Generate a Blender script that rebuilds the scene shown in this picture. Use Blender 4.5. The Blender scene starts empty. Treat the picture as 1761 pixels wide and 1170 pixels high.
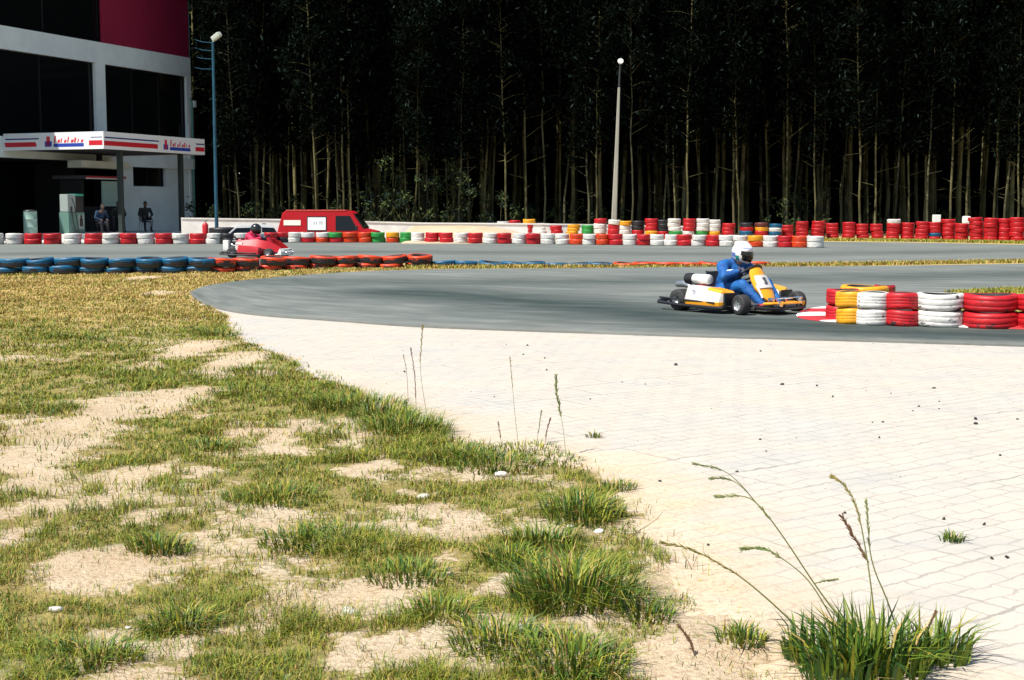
import bpy, bmesh, math, random
import numpy as np
from mathutils import Vector, Matrix, Euler
random.seed(7); np.random.seed(7)
S = bpy.context.scene
COL = S.collection
PI = math.pi
# ------------------------------------------------------------------ camera model of the photograph
F, CU, CV, HZ, H = 2300.0, 880.5, 585.0, 356.0, 1.38
TH = math.atan((CV - HZ) / F)
def ray(u, v):
    a, b = (u - CU) / F, -(v - CV) / F
    return Vector((a, math.cos(TH) + b * math.sin(TH), -math.sin(TH) + b * math.cos(TH)))
def G(u, v, z=0.0):
    d = ray(u, v); t = (z - H) / d.z
    return Vector((d.x * t, d.y * t, z))
def RY(u, v, Y):
    d = ray(u, v); t = Y / d.y
    return Vector((d.x * t, Y, H + d.z * t))
def XU(u, Y):
    return (u - CU) / F * Y
# ------------------------------------------------------------------ noise
def vnoise(x, y, s=1.0, seed=0):
    x = np.asarray(x, float) * s + seed * 17.13; y = np.asarray(y, float) * s + seed * 9.71
    xi, yi = np.floor(x), np.floor(y); fx, fy = x - xi, y - yi
    fx = fx * fx * (3 - 2 * fx); fy = fy * fy * (3 - 2 * fy)
    def h(a, b):
        n = np.sin(a * 127.1 + b * 311.7 + seed * 7.3) * 43758.5453
        return n - np.floor(n)
    return (h(xi, yi) * (1 - fx) + h(xi + 1, yi) * fx) * (1 - fy) + (h(xi, yi + 1) * (1 - fx) + h(xi + 1, yi + 1) * fx) * fy
def fbm(x, y, s=1.0, seed=0, o=4):
    r, a, t = 0, 1.0, 0
    for i in range(o):
        r = r + a * vnoise(x, y, s * 2 ** i, seed + i); t += a; a *= .5
    return r / t
def sstep(a, b, x):
    t = np.clip((np.asarray(x, float) - a) / (b - a), 0, 1)
    return t * t * (3 - 2 * t)
# ------------------------------------------------------------------ materials
def mat(name, c, rough=.6, c2=None, scale=6.0, lo=.35, hi=.65, bump=0.0, bscale=None, spec=.4, metal=0.0, rnd=0.0, coord='Object', detail=6.0, trans=0.0, coat=0.0, stretch=None):
    m = bpy.data.materials.new(name); m.use_nodes = True
    nt = m.node_tree; N = nt.nodes; L = nt.links
    b = N['Principled BSDF']
    b.inputs['Roughness'].default_value = rough
    b.inputs['Metallic'].default_value = metal
    b.inputs['Specular IOR Level'].default_value = spec
    if coat: b.inputs['Coat Weight'].default_value = coat; b.inputs['Coat Roughness'].default_value = .08
    b.inputs['Base Color'].default_value = (*c, 1)
    if c2 is not None or bump or rnd:
        tc = N.new('ShaderNodeTexCoord'); vec = tc.outputs[coord]
        oi = N.new('ShaderNodeObjectInfo')
        ad = N.new('ShaderNodeVectorMath'); ad.operation = 'ADD'
        mu = N.new('ShaderNodeMath'); mu.operation = 'MULTIPLY'; mu.inputs[1].default_value = 37.0
        L.new(oi.outputs['Random'], mu.inputs[0]); L.new(vec, ad.inputs[0]); L.new(mu.outputs[0], ad.inputs[1])
        vec = ad.outputs[0]
        if stretch:
            mp = N.new('ShaderNodeMapping'); mp.inputs['Scale'].default_value = stretch
            L.new(vec, mp.inputs['Vector']); vec = mp.outputs[0]
    if c2 is not None:
        n = N.new('ShaderNodeTexNoise'); n.inputs['Scale'].default_value = scale; n.inputs['Detail'].default_value = detail
        n.inputs['Roughness'].default_value = .62
        L.new(vec, n.inputs['Vector'])
        r = N.new('ShaderNodeValToRGB'); r.color_ramp.elements[0].position = lo; r.color_ramp.elements[1].position = hi
        r.color_ramp.elements[0].color = (*c, 1); r.color_ramp.elements[1].color = (*c2, 1)
        L.new(n.outputs['Fac'], r.inputs['Fac']); out = r.outputs['Color']
        if rnd:
            hs = N.new('ShaderNodeHueSaturation')
            mr = N.new('ShaderNodeMapRange'); mr.inputs['To Min'].default_value = 1 - rnd; mr.inputs['To Max'].default_value = 1 + rnd * .6
            L.new(oi.outputs['Random'], mr.inputs['Value']); L.new(mr.outputs[0], hs.inputs['Value'])
            L.new(out, hs.inputs['Color']); out = hs.outputs['Color']
        L.new(out, b.inputs['Base Color'])
    if bump:
        n2 = N.new('ShaderNodeTexNoise'); n2.inputs['Scale'].default_value = bscale or scale * 4; n2.inputs['Detail'].default_value = 5
        L.new(vec, n2.inputs['Vector'])
        bp = N.new('ShaderNodeBump'); bp.inputs['Strength'].default_value = bump; bp.inputs['Distance'].default_value = .02
        L.new(n2.outputs['Fac'], bp.inputs['Height']); L.new(bp.outputs[0], b.inputs['Normal'])
    if trans:
        b.inputs['Transmission Weight'].default_value = trans
    return m
# ------------------------------------------------------------------ mesh builder
class MB:
    def __init__(s): s.v = []; s.f = []; s.mi = []
    def add(s, vs, fs, m=0):
        o = len(s.v); s.v += [tuple(p) for p in vs]
        for f in fs: s.f.append(tuple(i + o for i in f)); s.mi.append(m)
        return s
    def box(s, c, d, m=0, bev=0.0, rot=None):
        c = Vector(c); hx, hy, hz = d[0] / 2, d[1] / 2, d[2] / 2
        bv = min(bev, hx * .9, hy * .9, hz * .9)
        if bv > 0:
            bm = bmesh.new(); bmesh.ops.create_cube(bm, size=1)
            for p in bm.verts: p.co = Vector((p.co.x * d[0], p.co.y * d[1], p.co.z * d[2]))
            bmesh.ops.bevel(bm, geom=bm.edges[:], offset=bv, segments=2, profile=.7, affect='EDGES')
            bm.verts.index_update()
            vs = [p.co.copy() for p in bm.verts]; fs = [[q.index for q in f.verts] for f in bm.faces]; bm.free()
        else:
            vs = [Vector((x, y, z)) for z in (-hz, hz) for y in (-hy, hy) for x in (-hx, hx)]
            fs = [(0, 2, 3, 1), (4, 5, 7, 6), (0, 1, 5, 4), (2, 6, 7, 3), (0, 4, 6, 2), (1, 3, 7, 5)]
        if rot is not None:
            R = rot if isinstance(rot, Matrix) else Euler(rot).to_matrix()
            vs = [R @ p for p in vs]
        return s.add([p + c for p in vs], fs, m)
    def rings(s, rings, m=0, caps=True, closed=True):
        n = len(rings[0]); o = len(s.v)
        for r in rings: s.v += [tuple(p) for p in r]
        for i in range(len(rings) - 1):
            for j in range(n if closed else n - 1):
                k = (j + 1) % n
                s.f.append((o + i * n + j, o + i * n + k, o + (i + 1) * n + k, o + (i + 1) * n + j)); s.mi.append(m)
        if caps:
            s.f.append(tuple(o + j for j in reversed(range(n)))); s.mi.append(m)
            s.f.append(tuple(o + (len(rings) - 1) * n + j for j in range(n))); s.mi.append(m)
        return s
    def tube(s, pts, r, m=0, n=8, caps=True):
        pts = [Vector(p) for p in pts]; rs = r if isinstance(r, (list, tuple)) else [r] * len(pts)
        rg = []; up = None
        for i, p in enumerate(pts):
            a = pts[max(i - 1, 0)]; b = pts[min(i + 1, len(pts) - 1)]
            t = (b - a).normalized()
            if up is None:
                up = Vector((0, 0, 1)) if abs(t.z) < .9 else Vector((1, 0, 0))
            x = t.cross(up)
            if x.length < 1e-4: x = t.orthogonal()
            x.normalize(); y = x.cross(t).normalized(); up = y
            rg.append([p + (x * math.cos(2 * PI * k / n) - y * math.sin(2 * PI * k / n)) * rs[i] for k in range(n)])
        return s.rings(rg, m, caps)
    def lathe(s, prof, m=0, n=24, M=None, mats=None):
        o = len(s.v); M = M or Matrix.Identity(4)
        for (r, z) in prof:
            for k in range(n):
                a = 2 * PI * k / n; s.v.append(tuple(M @ Vector((r * math.cos(a), r * math.sin(a), z))))
        q = len(prof)
        for i in range(q - 1):
            for k in range(n):
                l = (k + 1) % n
                s.f.append((o + i * n + k, o + i * n + l, o + (i + 1) * n + l, o + (i + 1) * n + k)); s.mi.append(mats[i] if mats else m)
        return s
    def ell(s, c, r, m=0, n=14, k=9, rot=None):
        c = Vector(c); r = r if isinstance(r, (tuple, list)) else (r, r, r)
        R = Euler(rot).to_matrix() if rot is not None else Matrix.Identity(3)
        rg = []
        for i in range(k + 1):
            a = -PI / 2 + PI * (i + .001) / (k + .002)
            rg.append([c + R @ Vector((r[0] * math.cos(a) * math.cos(2 * PI * j / n), r[1] * math.cos(a) * math.sin(2 * PI * j / n), r[2] * math.sin(a))) for j in range(n)])
        return s.rings(rg, m)
    def cap(s, p0, r0, p1, r1, m=0, n=12):
        p0, p1 = Vector(p0), Vector(p1); d = (p1 - p0)
        if d.length < 1e-5: return s.ell(p0, r0, m)
        t = d.normalized(); x = t.orthogonal().normalized(); y = t.cross(x)
        rg = []
        for i in range(5):
            a = -PI / 2 + (PI / 2) * (i + .02) / 4.02
            rg.append((p0 + t * (r0 * math.sin(a)), r0 * math.cos(a)))
        for i in range(5):
            a = (PI / 2) * i / 4.02
            rg.append((p1 + t * (r1 * math.sin(a)), r1 * math.cos(a)))
        return s.rings([[c + (x * math.cos(2 * PI * k / n) + y * math.sin(2 * PI * k / n)) * r for k in range(n)] for c, r in rg], m)
    def extr(s, poly, axis, a, b, m=0):
        """poly: list of 2D points in the two other axes; extruded along axis from a to b"""
        def P(p, h):
            if axis == 'x': return (h, p[0], p[1])
            if axis == 'y': return (p[0], h, p[1])
            return (p[0], p[1], h)
        n = len(poly); vs = [P(p, a) for p in poly] + [P(p, b) for p in poly]
        fs = [tuple(range(n)), tuple(reversed(range(n, 2 * n)))] + [(i, i + n, (i + 1) % n + n, (i + 1) % n) for i in range(n)]
        return s.add(vs, fs, m)
    def mesh(s, name, mats, smooth=False, fix=True):
        me = bpy.data.meshes.new(name); me.from_pydata(s.v, [], s.f); 
        for q in (mats if isinstance(mats, (list, tuple)) else [mats]): me.materials.append(q)
        me.polygons.foreach_set('material_index', s.mi)
        if fix:
            bm = bmesh.new(); bm.from_mesh(me); bmesh.ops.recalc_face_normals(bm, faces=bm.faces[:]); bm.to_mesh(me); bm.free()
        if smooth: 
            me.polygons.foreach_set('use_smooth', [True] * len(me.polygons))
            try: me.set_sharp_from_angle(angle=math.radians(smooth if smooth is not True else 40))
            except Exception: pass
        me.update(); return me
    def obj(s, name, mats, parent=None, smooth=False, fix=True):
        return link(name, s.mesh(name, mats, smooth, fix), parent)
    def blob(s, name, mats, parent=None, vox=.012, sm=6):
        """one continuous skin over all the closed shapes"""
        o = s.obj(name + '_raw', mats)
        md = o.modifiers.new('r', 'REMESH'); md.mode = 'VOXEL'; md.voxel_size = vox; md.use_smooth_shade = True
        m2 = o.modifiers.new('s', 'SMOOTH'); m2.iterations = sm; m2.factor = .5
        bpy.context.view_layer.update()
        dg = bpy.context.evaluated_depsgraph_get()
        me = bpy.data.meshes.new_from_object(o.evaluated_get(dg)); me.name = name
        old = o.data; bpy.data.objects.remove(o); bpy.data.meshes.remove(old)
        if not me.materials:
            me.materials.append(mats)
        me.polygons.foreach_set('use_smooth', [True] * len(me.polygons))
        return link(name, me, parent)
def link(name, me, parent=None):
    o = bpy.data.objects.new(name, me); COL.objects.link(o)
    if parent is not None: o.parent = parent
    return o
def tag(o, label, cat, group=None):
    o['label'] = label; o['category'] = cat
    if group: o['group'] = group
    return o
def thing(name, label, cat, loc=(0, 0, 0), rz=0.0, group=None):
    o = bpy.data.objects.new(name, None); COL.objects.link(o); o.empty_display_size = .2
    o.location = loc; o.rotation_euler = (0, 0, rz)
    return tag(o, label, cat, group)
def dup(root, loc, rz, label=None):
    r = root.copy(); COL.objects.link(r); r.location = loc; r.rotation_euler = (0, 0, rz)
    if label: r['label'] = label
    for ch in root.children:
        c = ch.copy(); COL.objects.link(c); c.parent = r
        for g in ch.children:
            d = g.copy(); COL.objects.link(d); d.parent = c
    return r
def struct(o, kind='structure'):
    o['kind'] = kind; return o
def text_mb(mb, txt, size, M, m=0, depth=.002):
    cu = bpy.data.curves.new('t', 'FONT'); cu.body = txt; cu.size = size; cu.extrude = depth; cu.align_x = 'CENTER'; cu.align_y = 'CENTER'; cu.offset = size * .02
    o = bpy.data.objects.new('t', cu); COL.objects.link(o); bpy.context.view_layer.update()
    me = bpy.data.meshes.new_from_object(o.evaluated_get(bpy.context.evaluated_depsgraph_get()))
    mb.add([M @ v.co for v in me.vertices], [tuple(p.vertices) for p in me.polygons], m)
    bpy.data.objects.remove(o); bpy.data.curves.remove(cu); bpy.data.meshes.remove(me)
ORD = ['first', 'second', 'third', 'fourth', 'fifth', 'sixth', 'seventh', 'eighth', 'ninth', 'tenth', 'eleventh', 'twelfth', 'thirteenth', 'fourteenth', 'fifteenth', 'sixteenth', 'seventeenth', 'eighteenth', 'nineteenth', 'twentieth', 'twenty-first', 'twenty-second', 'twenty-third', 'twenty-fourth', 'twenty-fifth']
# ================================================================== camera, sun, sky
cam = bpy.data.cameras.new('camera'); co = bpy.data.objects.new('camera', cam); COL.objects.link(co); S.camera = co
cam.sensor_width = 36; cam.sensor_fit = 'HORIZONTAL'; cam.lens = 36 * F / 1761
cam.clip_end = 3000; cam.clip_start = .05
co.location = (0, 0, H); co.rotation_euler = (PI / 2 - TH, 0, 0)
EL, AZ = math.radians(57), math.radians(38)
sd = Vector((-math.cos(AZ) * math.cos(EL), -math.sin(AZ) * math.cos(EL), math.sin(EL)))
sl = bpy.data.lights.new('sun', 'SUN'); sl.energy = 4.6; sl.angle = math.radians(.5); sl.color = (1, .955, .88)
so = bpy.data.objects.new('sun', sl); COL.objects.link(so); so.rotation_euler = sd.to_track_quat('Z', 'Y').to_euler(); so.location = (-20, -10, 30)
W = bpy.data.worlds.new('World'); S.world = W; W.use_nodes = True
nt = W.node_tree; bg = nt.nodes['Background']; sky = nt.nodes.new('ShaderNodeTexSky')
sky.sky_type = 'NISHITA'; sky.sun_disc = False; sky.sun_elevation = EL; sky.sun_rotation = math.atan2(sd.x, sd.y)
nt.links.new(sky.outputs[0], bg.inputs[0]); bg.inputs[1].default_value = .095
S.view_settings.view_transform = 'Standard'; S.view_settings.look = 'None'; S.view_settings.gamma = 1; S.view_settings.exposure = .72
S.cycles.max_bounces = 6; S.cycles.diffuse_bounces = 3; S.cycles.transparent_max_bounces = 6
S.cycles.use_denoising = True

# ================================================================== regions in world metres
def GP(pts): return np.array([[*G(u, v).xy] for u, v in pts])
def inside(poly, x, y):
    x = np.asarray(x); y = np.asarray(y); r = np.zeros(x.shape, bool); n = len(poly)
    for i in range(n):
        x0, y0 = poly[i]; x1, y1 = poly[(i + 1) % n]
        if y0 == y1: continue
        c = ((y0 > y) != (y1 > y)) & (x < (x1 - x0) * (y - y0) / (y1 - y0) + x0)
        r ^= c
    return r
def pdist(line, x, y, closed=False):
    x = np.asarray(x, float); y = np.asarray(y, float); d = np.full(x.shape, 1e9); n = len(line)
    for i in range(n if closed else n - 1):
        a = line[i]; b = line[(i + 1) % n]; ab = b - a; L = max(ab @ ab, 1e-9)
        t = np.clip(((x - a[0]) * ab[0] + (y - a[1]) * ab[1]) / L, 0, 1)
        d = np.minimum(d, np.hypot(x - a[0] - t * ab[0], y - a[1] - t * ab[1]))
    return d
A_NEAR = [(326, 506), (338, 518), (375, 534), (450, 545), (560, 552), (700, 563), (850, 569), (1000, 574), (1200, 581), (1400, 586), (1600, 592), (1761, 597), (2100, 608), (2500, 622)]
A_FAR = [(326, 506), (345, 495), (400, 486), (480, 478), (560, 472), (650, 467), (800, 464), (1000, 463), (1200, 461), (1400, 460), (1600, 458), (1761, 455), (2100, 451), (2500, 449)]
B_NEAR = [(-500, 468), (8, 462), (355, 457), (600, 453), (740, 453), (1000, 455), (1200, 455), (1400, 453), (1600, 450), (1761, 446), (2100, 441), (2500, 438)]
B_FAR = [(-500, 418), (8, 418.5), (400, 417), (750, 415), (1000, 417), (1160, 418), (1420, 416.5), (1600, 418.5), (1761, 422), (2100, 428), (2500, 434)]
gA, gAf, gB, gBf = GP(A_NEAR), GP(A_FAR), GP(B_NEAR), GP(B_FAR)
polyA = np.vstack([gA, gAf[::-1]]); polyB = np.vstack([gB, gBf[::-1]])
GRAV = [(330, 512), (395, 546), (392, 566), (425, 588), (500, 622), (560, 655), (640, 690), (720, 722), (790, 765), (900, 786), (985, 800), (1060, 848), (1085, 900), (1120, 930), (1150, 965), (1170, 1010), (1215, 1060), (1290, 1110), (1350, 1180), (1400, 1400), (1500, 2400), (2600, 2400), (2500, 600)]
gG = np.vstack([GP(GRAV), GP([(1761, 580), (1400, 570), (1000, 560), (700, 550), (450, 530)])])
BARE = [(410, 620, 60, 22), (330, 600, 60, 14), (310, 685, 62, 18), (195, 700, 60, 28), (110, 775, 110, 32), (55, 825, 50, 26), (250, 815, 60, 18), (335, 810, 40, 14), (490, 760, 46, 28), (620, 762, 34, 20), (655, 800, 46, 18), (90, 875, 80, 24), (30, 930, 40, 28), (240, 890, 62, 18), (225, 985, 90, 20), (330, 965, 40, 14), (160, 1000, 60, 12), (885, 1010, 60, 44), (640, 1110, 80, 24), (740, 1112, 60, 20), (555, 1125, 50, 16), (1190, 1000, 90, 40), (1200, 1090, 110, 50), (230, 1112, 60, 22), (600, 1070, 90, 12), (1120, 1120, 60, 30), (250, 478, 30, 4), (270, 505, 30, 5), (225, 640, 40, 10), (660, 700, 20, 8), (700, 850, 40, 8)]
bare_w = []
for (u, v, ru, rv) in BARE:
    c = G(u, v); a = G(u + ru, v); b = G(u, v - rv)
    bare_w.append((c.x, c.y, max((a - c).length * .84, .05), max((b - c).length * .84, .08)))
def relief(x, y):
    """height of the ground"""
    x = np.asarray(x, float); y = np.asarray(y, float)
    fade = 1 - sstep(11.5, 15, y)
    left = sstep(.2, 1.6, pdist(polyA, x, y, True)) * (~inside(polyA, x, y))
    z = (fbm(x, y, 1.1, 3) - .5) * .09 * left * (1 - sstep(13, 24, y)) + (fbm(x, y, 4.5, 5) - .5) * .03 * left * fade
    gr = inside(gG, x, y)
    rip = (fbm(x * .8 + y * .25, y * 2.2 - x * .5, 1.5, 9, 3) - .5) * .05
    z = np.where(gr, z * .25 + rip * .25 * left * fade, z)
    # sunken yard with the van, and the sandy bank beside it
    yard = sstep(-14.7, -13.0, x) * (1 - sstep(-5.2, -4.0, x)) * sstep(49.6, 51.6, y) * (1 - sstep(57.6, 58.4, y))
    z = z - .85 * yard
    bank = np.exp(-((x + 2.6) / 3.3) ** 4) * np.exp(-((y - 54.8) / 2.6) ** 2) * .62
    return z + bank * (1 - yard * .5)
def bareness(x, y):
    b = np.zeros(np.shape(x)); x = x + (fbm(x, y, 9, 81, 3) - .5) * .30; y = y + (fbm(x, y, 8, 85, 3) - .5) * .42
    wx = x + (fbm(x, y, 2.2, 21) - .5) * .5; wy = y + (fbm(x, y, 1.6, 25) - .5) * .8
    for (cx, cy, rx, ry) in bare_w:
        b = np.maximum(b, 1 - sstep(.6, 1.25, np.hypot((wx - cx) / rx, (wy - cy) / ry)))
    return b
def grassy(x, y):
    """how much of the soil the grass covers, 0..1"""
    x = np.asarray(x, float); y = np.asarray(y, float)
    n = sstep(.34, .62, fbm(x, y, 1.9, 31)) * .7 + sstep(.42, .62, fbm(x, y, 6, 33)) * .4
    g = np.clip(n + .16, 0, 1) * (1 - bareness(x, y) * .86)
    e = pdist(gG, x, y, True)
    g = np.where(inside(gG, x, y), g * (1 - sstep(.0, .22, e)) * .6 * sstep(.25, .9, pdist(polyA, x, y, True)), np.maximum(g, (1 - sstep(.1, .5, e)) * sstep(3.6, 4.6, y) * .55 * (1 - bareness(x, y))))
    far = sstep(11, 16, y) * (~inside(gG, x, y)); g = g * (1 - far) + np.maximum(g, .75 - bareness(x, y) * .6) * far
    g = np.where(inside(polyA, x, y) | inside(polyB, x, y), 0, g)
    return g * (1 - sstep(44, 47, y) * (x < 11))
# ------------------------------------------------------------------ ground lattice
def steps(*segs):
    r = [segs[0][0]]
    for a, b, d in segs:
        n = max(1, round((b - a) / d)); r += list(a + (b - a) * np.arange(1, n + 1) / n)
    return np.array(r)
ys = steps((-8, 3, .6), (3, 12, .06), (12, 18, .12), (18, 34, .28), (34, 72, .55), (72, 130, 4), (130, 700, 40))
xs = steps((-500, -60, 40), (-60, -26, 2), (-26, -10, .6), (-10, -5, .2), (-5, 5, .07), (5, 10, .25), (10, 40, .8), (40, 60, 2), (60, 500, 40))
XX, YY = np.meshgrid(xs, ys); ZZ = relief(XX, YY)
nx, ny = len(xs), len(ys)
idx = np.arange(nx * ny).reshape(ny, nx)
quads = np.stack([idx[:-1, :-1], idx[:-1, 1:], idx[1:, 1:], idx[1:, :-1]], -1).reshape(-1, 4)
cx = (XX[:-1, :-1] + XX[1:, 1:]).ravel() / 2; cy = (YY[:-1, :-1] + YY[1:, 1:]).ravel() / 2
wob = (fbm(cx, cy, 3, 41) - .5) * .35
ing = inside(gG, cx + wob, cy + wob * .6) & (cy < 19)
def np_mesh(name, V, Q, mats, attrs=None, smooth=True):
    used = np.unique(Q); rm = np.full(len(V), -1); rm[used] = np.arange(len(used)); V = V[used]; Q = rm[Q]
    me = bpy.data.meshes.new(name); me.vertices.add(len(V)); me.vertices.foreach_set('co', V.ravel().astype(np.float32))
    k = Q.shape[1]; me.loops.add(Q.size); me.loops.foreach_set('vertex_index', Q.ravel().astype(np.int32))
    me.polygons.add(len(Q)); me.polygons.foreach_set('loop_start', (np.arange(len(Q)) * k).astype(np.int32))
    me.polygons.foreach_set('loop_total', np.full(len(Q), k, np.int32))
    me.update(calc_edges=True)
    me.polygons.foreach_set('use_smooth', np.full(len(Q), smooth))
    for a, val in (attrs or {}).items():
        at = me.attributes.new(a, 'FLOAT', 'POINT'); at.data.foreach_set('value', val[used].astype(np.float32))
    for m in mats: me.materials.append(m)
    return me
Vg = np.stack([XX.ravel(), YY.ravel(), ZZ.ravel()], -1)
gr_at = grassy(XX.ravel(), YY.ravel())
dry_at = np.clip(.18 + sstep(11, 21, YY.ravel()) * .75 + (fbm(XX.ravel(), YY.ravel(), .8, 51) - .5) * .9, 0, 1)
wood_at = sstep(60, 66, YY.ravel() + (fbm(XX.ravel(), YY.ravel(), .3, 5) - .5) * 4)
edge_at = pdist(gG, XX.ravel(), YY.ravel(), True)
def nodes(m):
    nt = m.node_tree; return nt.nodes, nt.links, nt.nodes['Principled BSDF']
def nz(N, L, vec, sc, det=6, rough=.6):
    n = N.new('ShaderNodeTexNoise'); n.inputs['Scale'].default_value = sc; n.inputs['Detail'].default_value = det; n.inputs['Roughness'].default_value = rough
    L.new(vec, n.inputs['Vector']); return n.outputs['Fac']
def ramp(N, L, fac, *stops):
    r = N.new('ShaderNodeValToRGB'); e = r.color_ramp.elements
    while len(e) < len(stops): e.new(.5)
    for q, (p, c) in zip(e, stops): q.position = p; q.color = (*c, 1) if len(c) == 3 else c
    L.new(fac, r.inputs['Fac']); return r.outputs['Color']
def mix(N, L, f, a, b, mode='MIX'):
    m = N.new('ShaderNodeMix'); m.data_type = 'RGBA'; m.blend_type = mode
    if isinstance(f, (int, float)): m.inputs[0].default_value = f
    else: L.new(f, m.inputs[0])
    for k, c in ((6, a), (7, b)):
        if isinstance(c, tuple): m.inputs[k].default_value = (*c, 1)
        else: L.new(c, m.inputs[k])
    return m.outputs[2]
def attr(N, n):
    a = N.new('ShaderNodeAttribute'); a.attribute_name = n; return a.outputs['Fac']
def mth(N, L, op, a, b=0.0, clamp=False):
    m = N.new('ShaderNodeMath'); m.operation = op; m.use_clamp = clamp
    for k, c in ((0, a), (1, b)):
        if isinstance(c, (int, float)): m.inputs[k].default_value = c
        else: L.new(c, m.inputs[k])
    return m.outputs[0]
def bumpn(N, L, b, hgt, st, dist=.02):
    bp = N.new('ShaderNodeBump'); bp.inputs['Strength'].default_value = st; bp.inputs['Distance'].default_value = dist
    L.new(hgt, bp.inputs['Height']); L.new(bp.outputs[0], b.inputs['Normal'])
def pos(N):
    return N.new('ShaderNodeNewGeometry').outputs['Position']
SOIL_A, SOIL_B, SOIL_C = (.50, .38, .245), (.57, .47, .33), (.34, .225, .125)
def soil_color(N, L, P):
    c = ramp(N, L, nz(N, L, P, 1.6), (.32, SOIL_A), (.62, SOIL_B))
    c = mix(N, L, mth(N, L, 'MULTIPLY', ramp(N, L, nz(N, L, P, 38, 4), (.50, (0, 0, 0)), (.66, (1, 1, 1))), .75), c, SOIL_C)
    return mix(N, L, mth(N, L, 'MULTIPLY', ramp(N, L, nz(N, L, P, 120, 3), (.56, (0, 0, 0)), (.62, (1, 1, 1))), .5), c, (.30, .20, .11))
ground_m = bpy.data.materials.new('sandy_soil'); ground_m.use_nodes = True
N, L, b = nodes(ground_m); P = pos(N); b.inputs['Roughness'].default_value = .95; b.inputs['Specular IOR Level'].default_value = .1
soil = soil_color(N, L, P)
grn = ramp(N, L, nz(N, L, P, 32, 8, .75), (.3, (.085, .085, .018)), (.5, (.19, .165, .036)), (.7, (.36, .28, .09)))
dryc = ramp(N, L, nz(N, L, P, 5), (.3, (.30, .20, .055)), (.55, (.46, .33, .10)), (.75, (.62, .47, .21)))
thatch = mix(N, L, attr(N, 'dry'), grn, dryc)
cov = mth(N, L, 'ADD', attr(N, 'grass'), mth(N, L, 'ADD', mth(N, L, 'MULTIPLY', mth(N, L, 'SUBTRACT', nz(N, L, P, 26, 5), .5), 1.8), mth(N, L, 'MULTIPLY', mth(N, L, 'SUBTRACT', nz(N, L, P, 7, 4), .5), 1.2)))
cov = ramp(N, L, cov, (.42, (0, 0, 0)), (.68, (.85, .85, .85)))
c = mix(N, L, cov, soil, thatch)
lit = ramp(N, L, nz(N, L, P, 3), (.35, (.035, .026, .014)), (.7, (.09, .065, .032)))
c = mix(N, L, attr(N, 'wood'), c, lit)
L.new(c, b.inputs['Base Color'])
bumpn(N, L, b, mth(N, L, 'ADD', nz(N, L, P, 45, 6), mth(N, L, 'MULTIPLY', nz(N, L, P, 160, 3), .4)), .7, .03)
grav_m = bpy.data.materials.new('pale_block_paving'); grav_m.use_nodes = True
N, L, b = nodes(grav_m); P = pos(N); b.inputs['Roughness'].default_value = .95; b.inputs['Specular IOR Level'].default_value = .1
mp = N.new('ShaderNodeMapping'); mp.inputs['Rotation'].default_value = (0, 0, -.62); L.new(P, mp.inputs['Vector'])
wb = N.new('ShaderNodeTexNoise'); wb.inputs['Scale'].default_value = 9; wb.inputs['Detail'].default_value = 3; L.new(P, wb.inputs['Vector'])
w2 = N.new('ShaderNodeVectorMath'); w2.operation = 'MULTIPLY_ADD'; w2.inputs[1].default_value = (.075, .075, 0); L.new(wb.outputs['Color'], w2.inputs[0]); L.new(mp.outputs[0], w2.inputs[2])
def joints(vec, bw, bh, mort, off=.5):
    q = N.new('ShaderNodeTexBrick'); q.offset = off; q.inputs['Scale'].default_value = 1.0; q.inputs['Brick Width'].default_value = bw; q.inputs['Row Height'].default_value = bh
    q.inputs['Mortar Size'].default_value = mort; q.inputs['Mortar Smooth'].default_value = .3; q.inputs['Color1'].default_value = (1, 1, 1, 1); q.inputs['Color2'].default_value = (.86, .86, .86, 1); q.inputs['Mortar'].default_value = (0, 0, 0, 1)
    L.new(vec, q.inputs['Vector']); return q
br = joints(w2.outputs[0], .225, .1125, .006); big_ = joints(w2.outputs[0], .9, .45, .012)
c = ramp(N, L, nz(N, L, P, .9, 5), (.32, (.435, .415, .375)), (.50, (.475, .43, .365)), (.68, (.50, .44, .365)))
c = mix(N, L, .22, c, br.outputs['Color'], 'MULTIPLY')
patch = ramp(N, L, nz(N, L, P, 1.1, 4), (.44, (.03, .03, .03)), (.66, (1, 1, 1)))
c = mix(N, L, mth(N, L, 'MULTIPLY', br.outputs['Fac'], mth(N, L, 'MULTIPLY', patch, .30)), c, (.27, .255, .23))
patch2 = ramp(N, L, nz(N, L, P, .8, 5), (.45, (0, 0, 0)), (.60, (1, 1, 1)))
c = mix(N, L, mth(N, L, 'MULTIPLY', big_.outputs['Fac'], mth(N, L, 'MULTIPLY', patch2, .65)), c, (.25, .23, .20))
c = mix(N, L, mth(N, L, 'MULTIPLY', ramp(N, L, nz(N, L, P, 4, 6), (.47, (0, 0, 0)), (.66, (1, 1, 1))), .38), c, (.32, .325, .31))
c = mix(N, L, mth(N, L, 'MULTIPLY', ramp(N, L, nz(N, L, P, 75, 4), (.56, (0, 0, 0)), (.68, (1, 1, 1))), .35), c, (.27, .25, .235))
ed = mth(N, L, 'ADD', attr(N, 'edge'), mth(N, L, 'MULTIPLY', mth(N, L, 'SUBTRACT', nz(N, L, P, 3.5, 6), .5), 1.3))
pink = ramp(N, L, ed, (.05, (1, 1, 1)), (.75, (0, 0, 0)))
yy = N.new('ShaderNodeSeparateXYZ'); L.new(P, yy.inputs[0])
pinkw = mth(N, L, 'MULTIPLY', pink, ramp(N, L, mth(N, L, 'DIVIDE', yy.outputs[1], 20.0), (.35, (1, 1, 1)), (.62, (.0, .0, .0))))
c = mix(N, L, mth(N, L, 'MULTIPLY', pinkw, .9), c, soil_color(N, L, P))
L.new(c, b.inputs['Base Color'])
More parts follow.
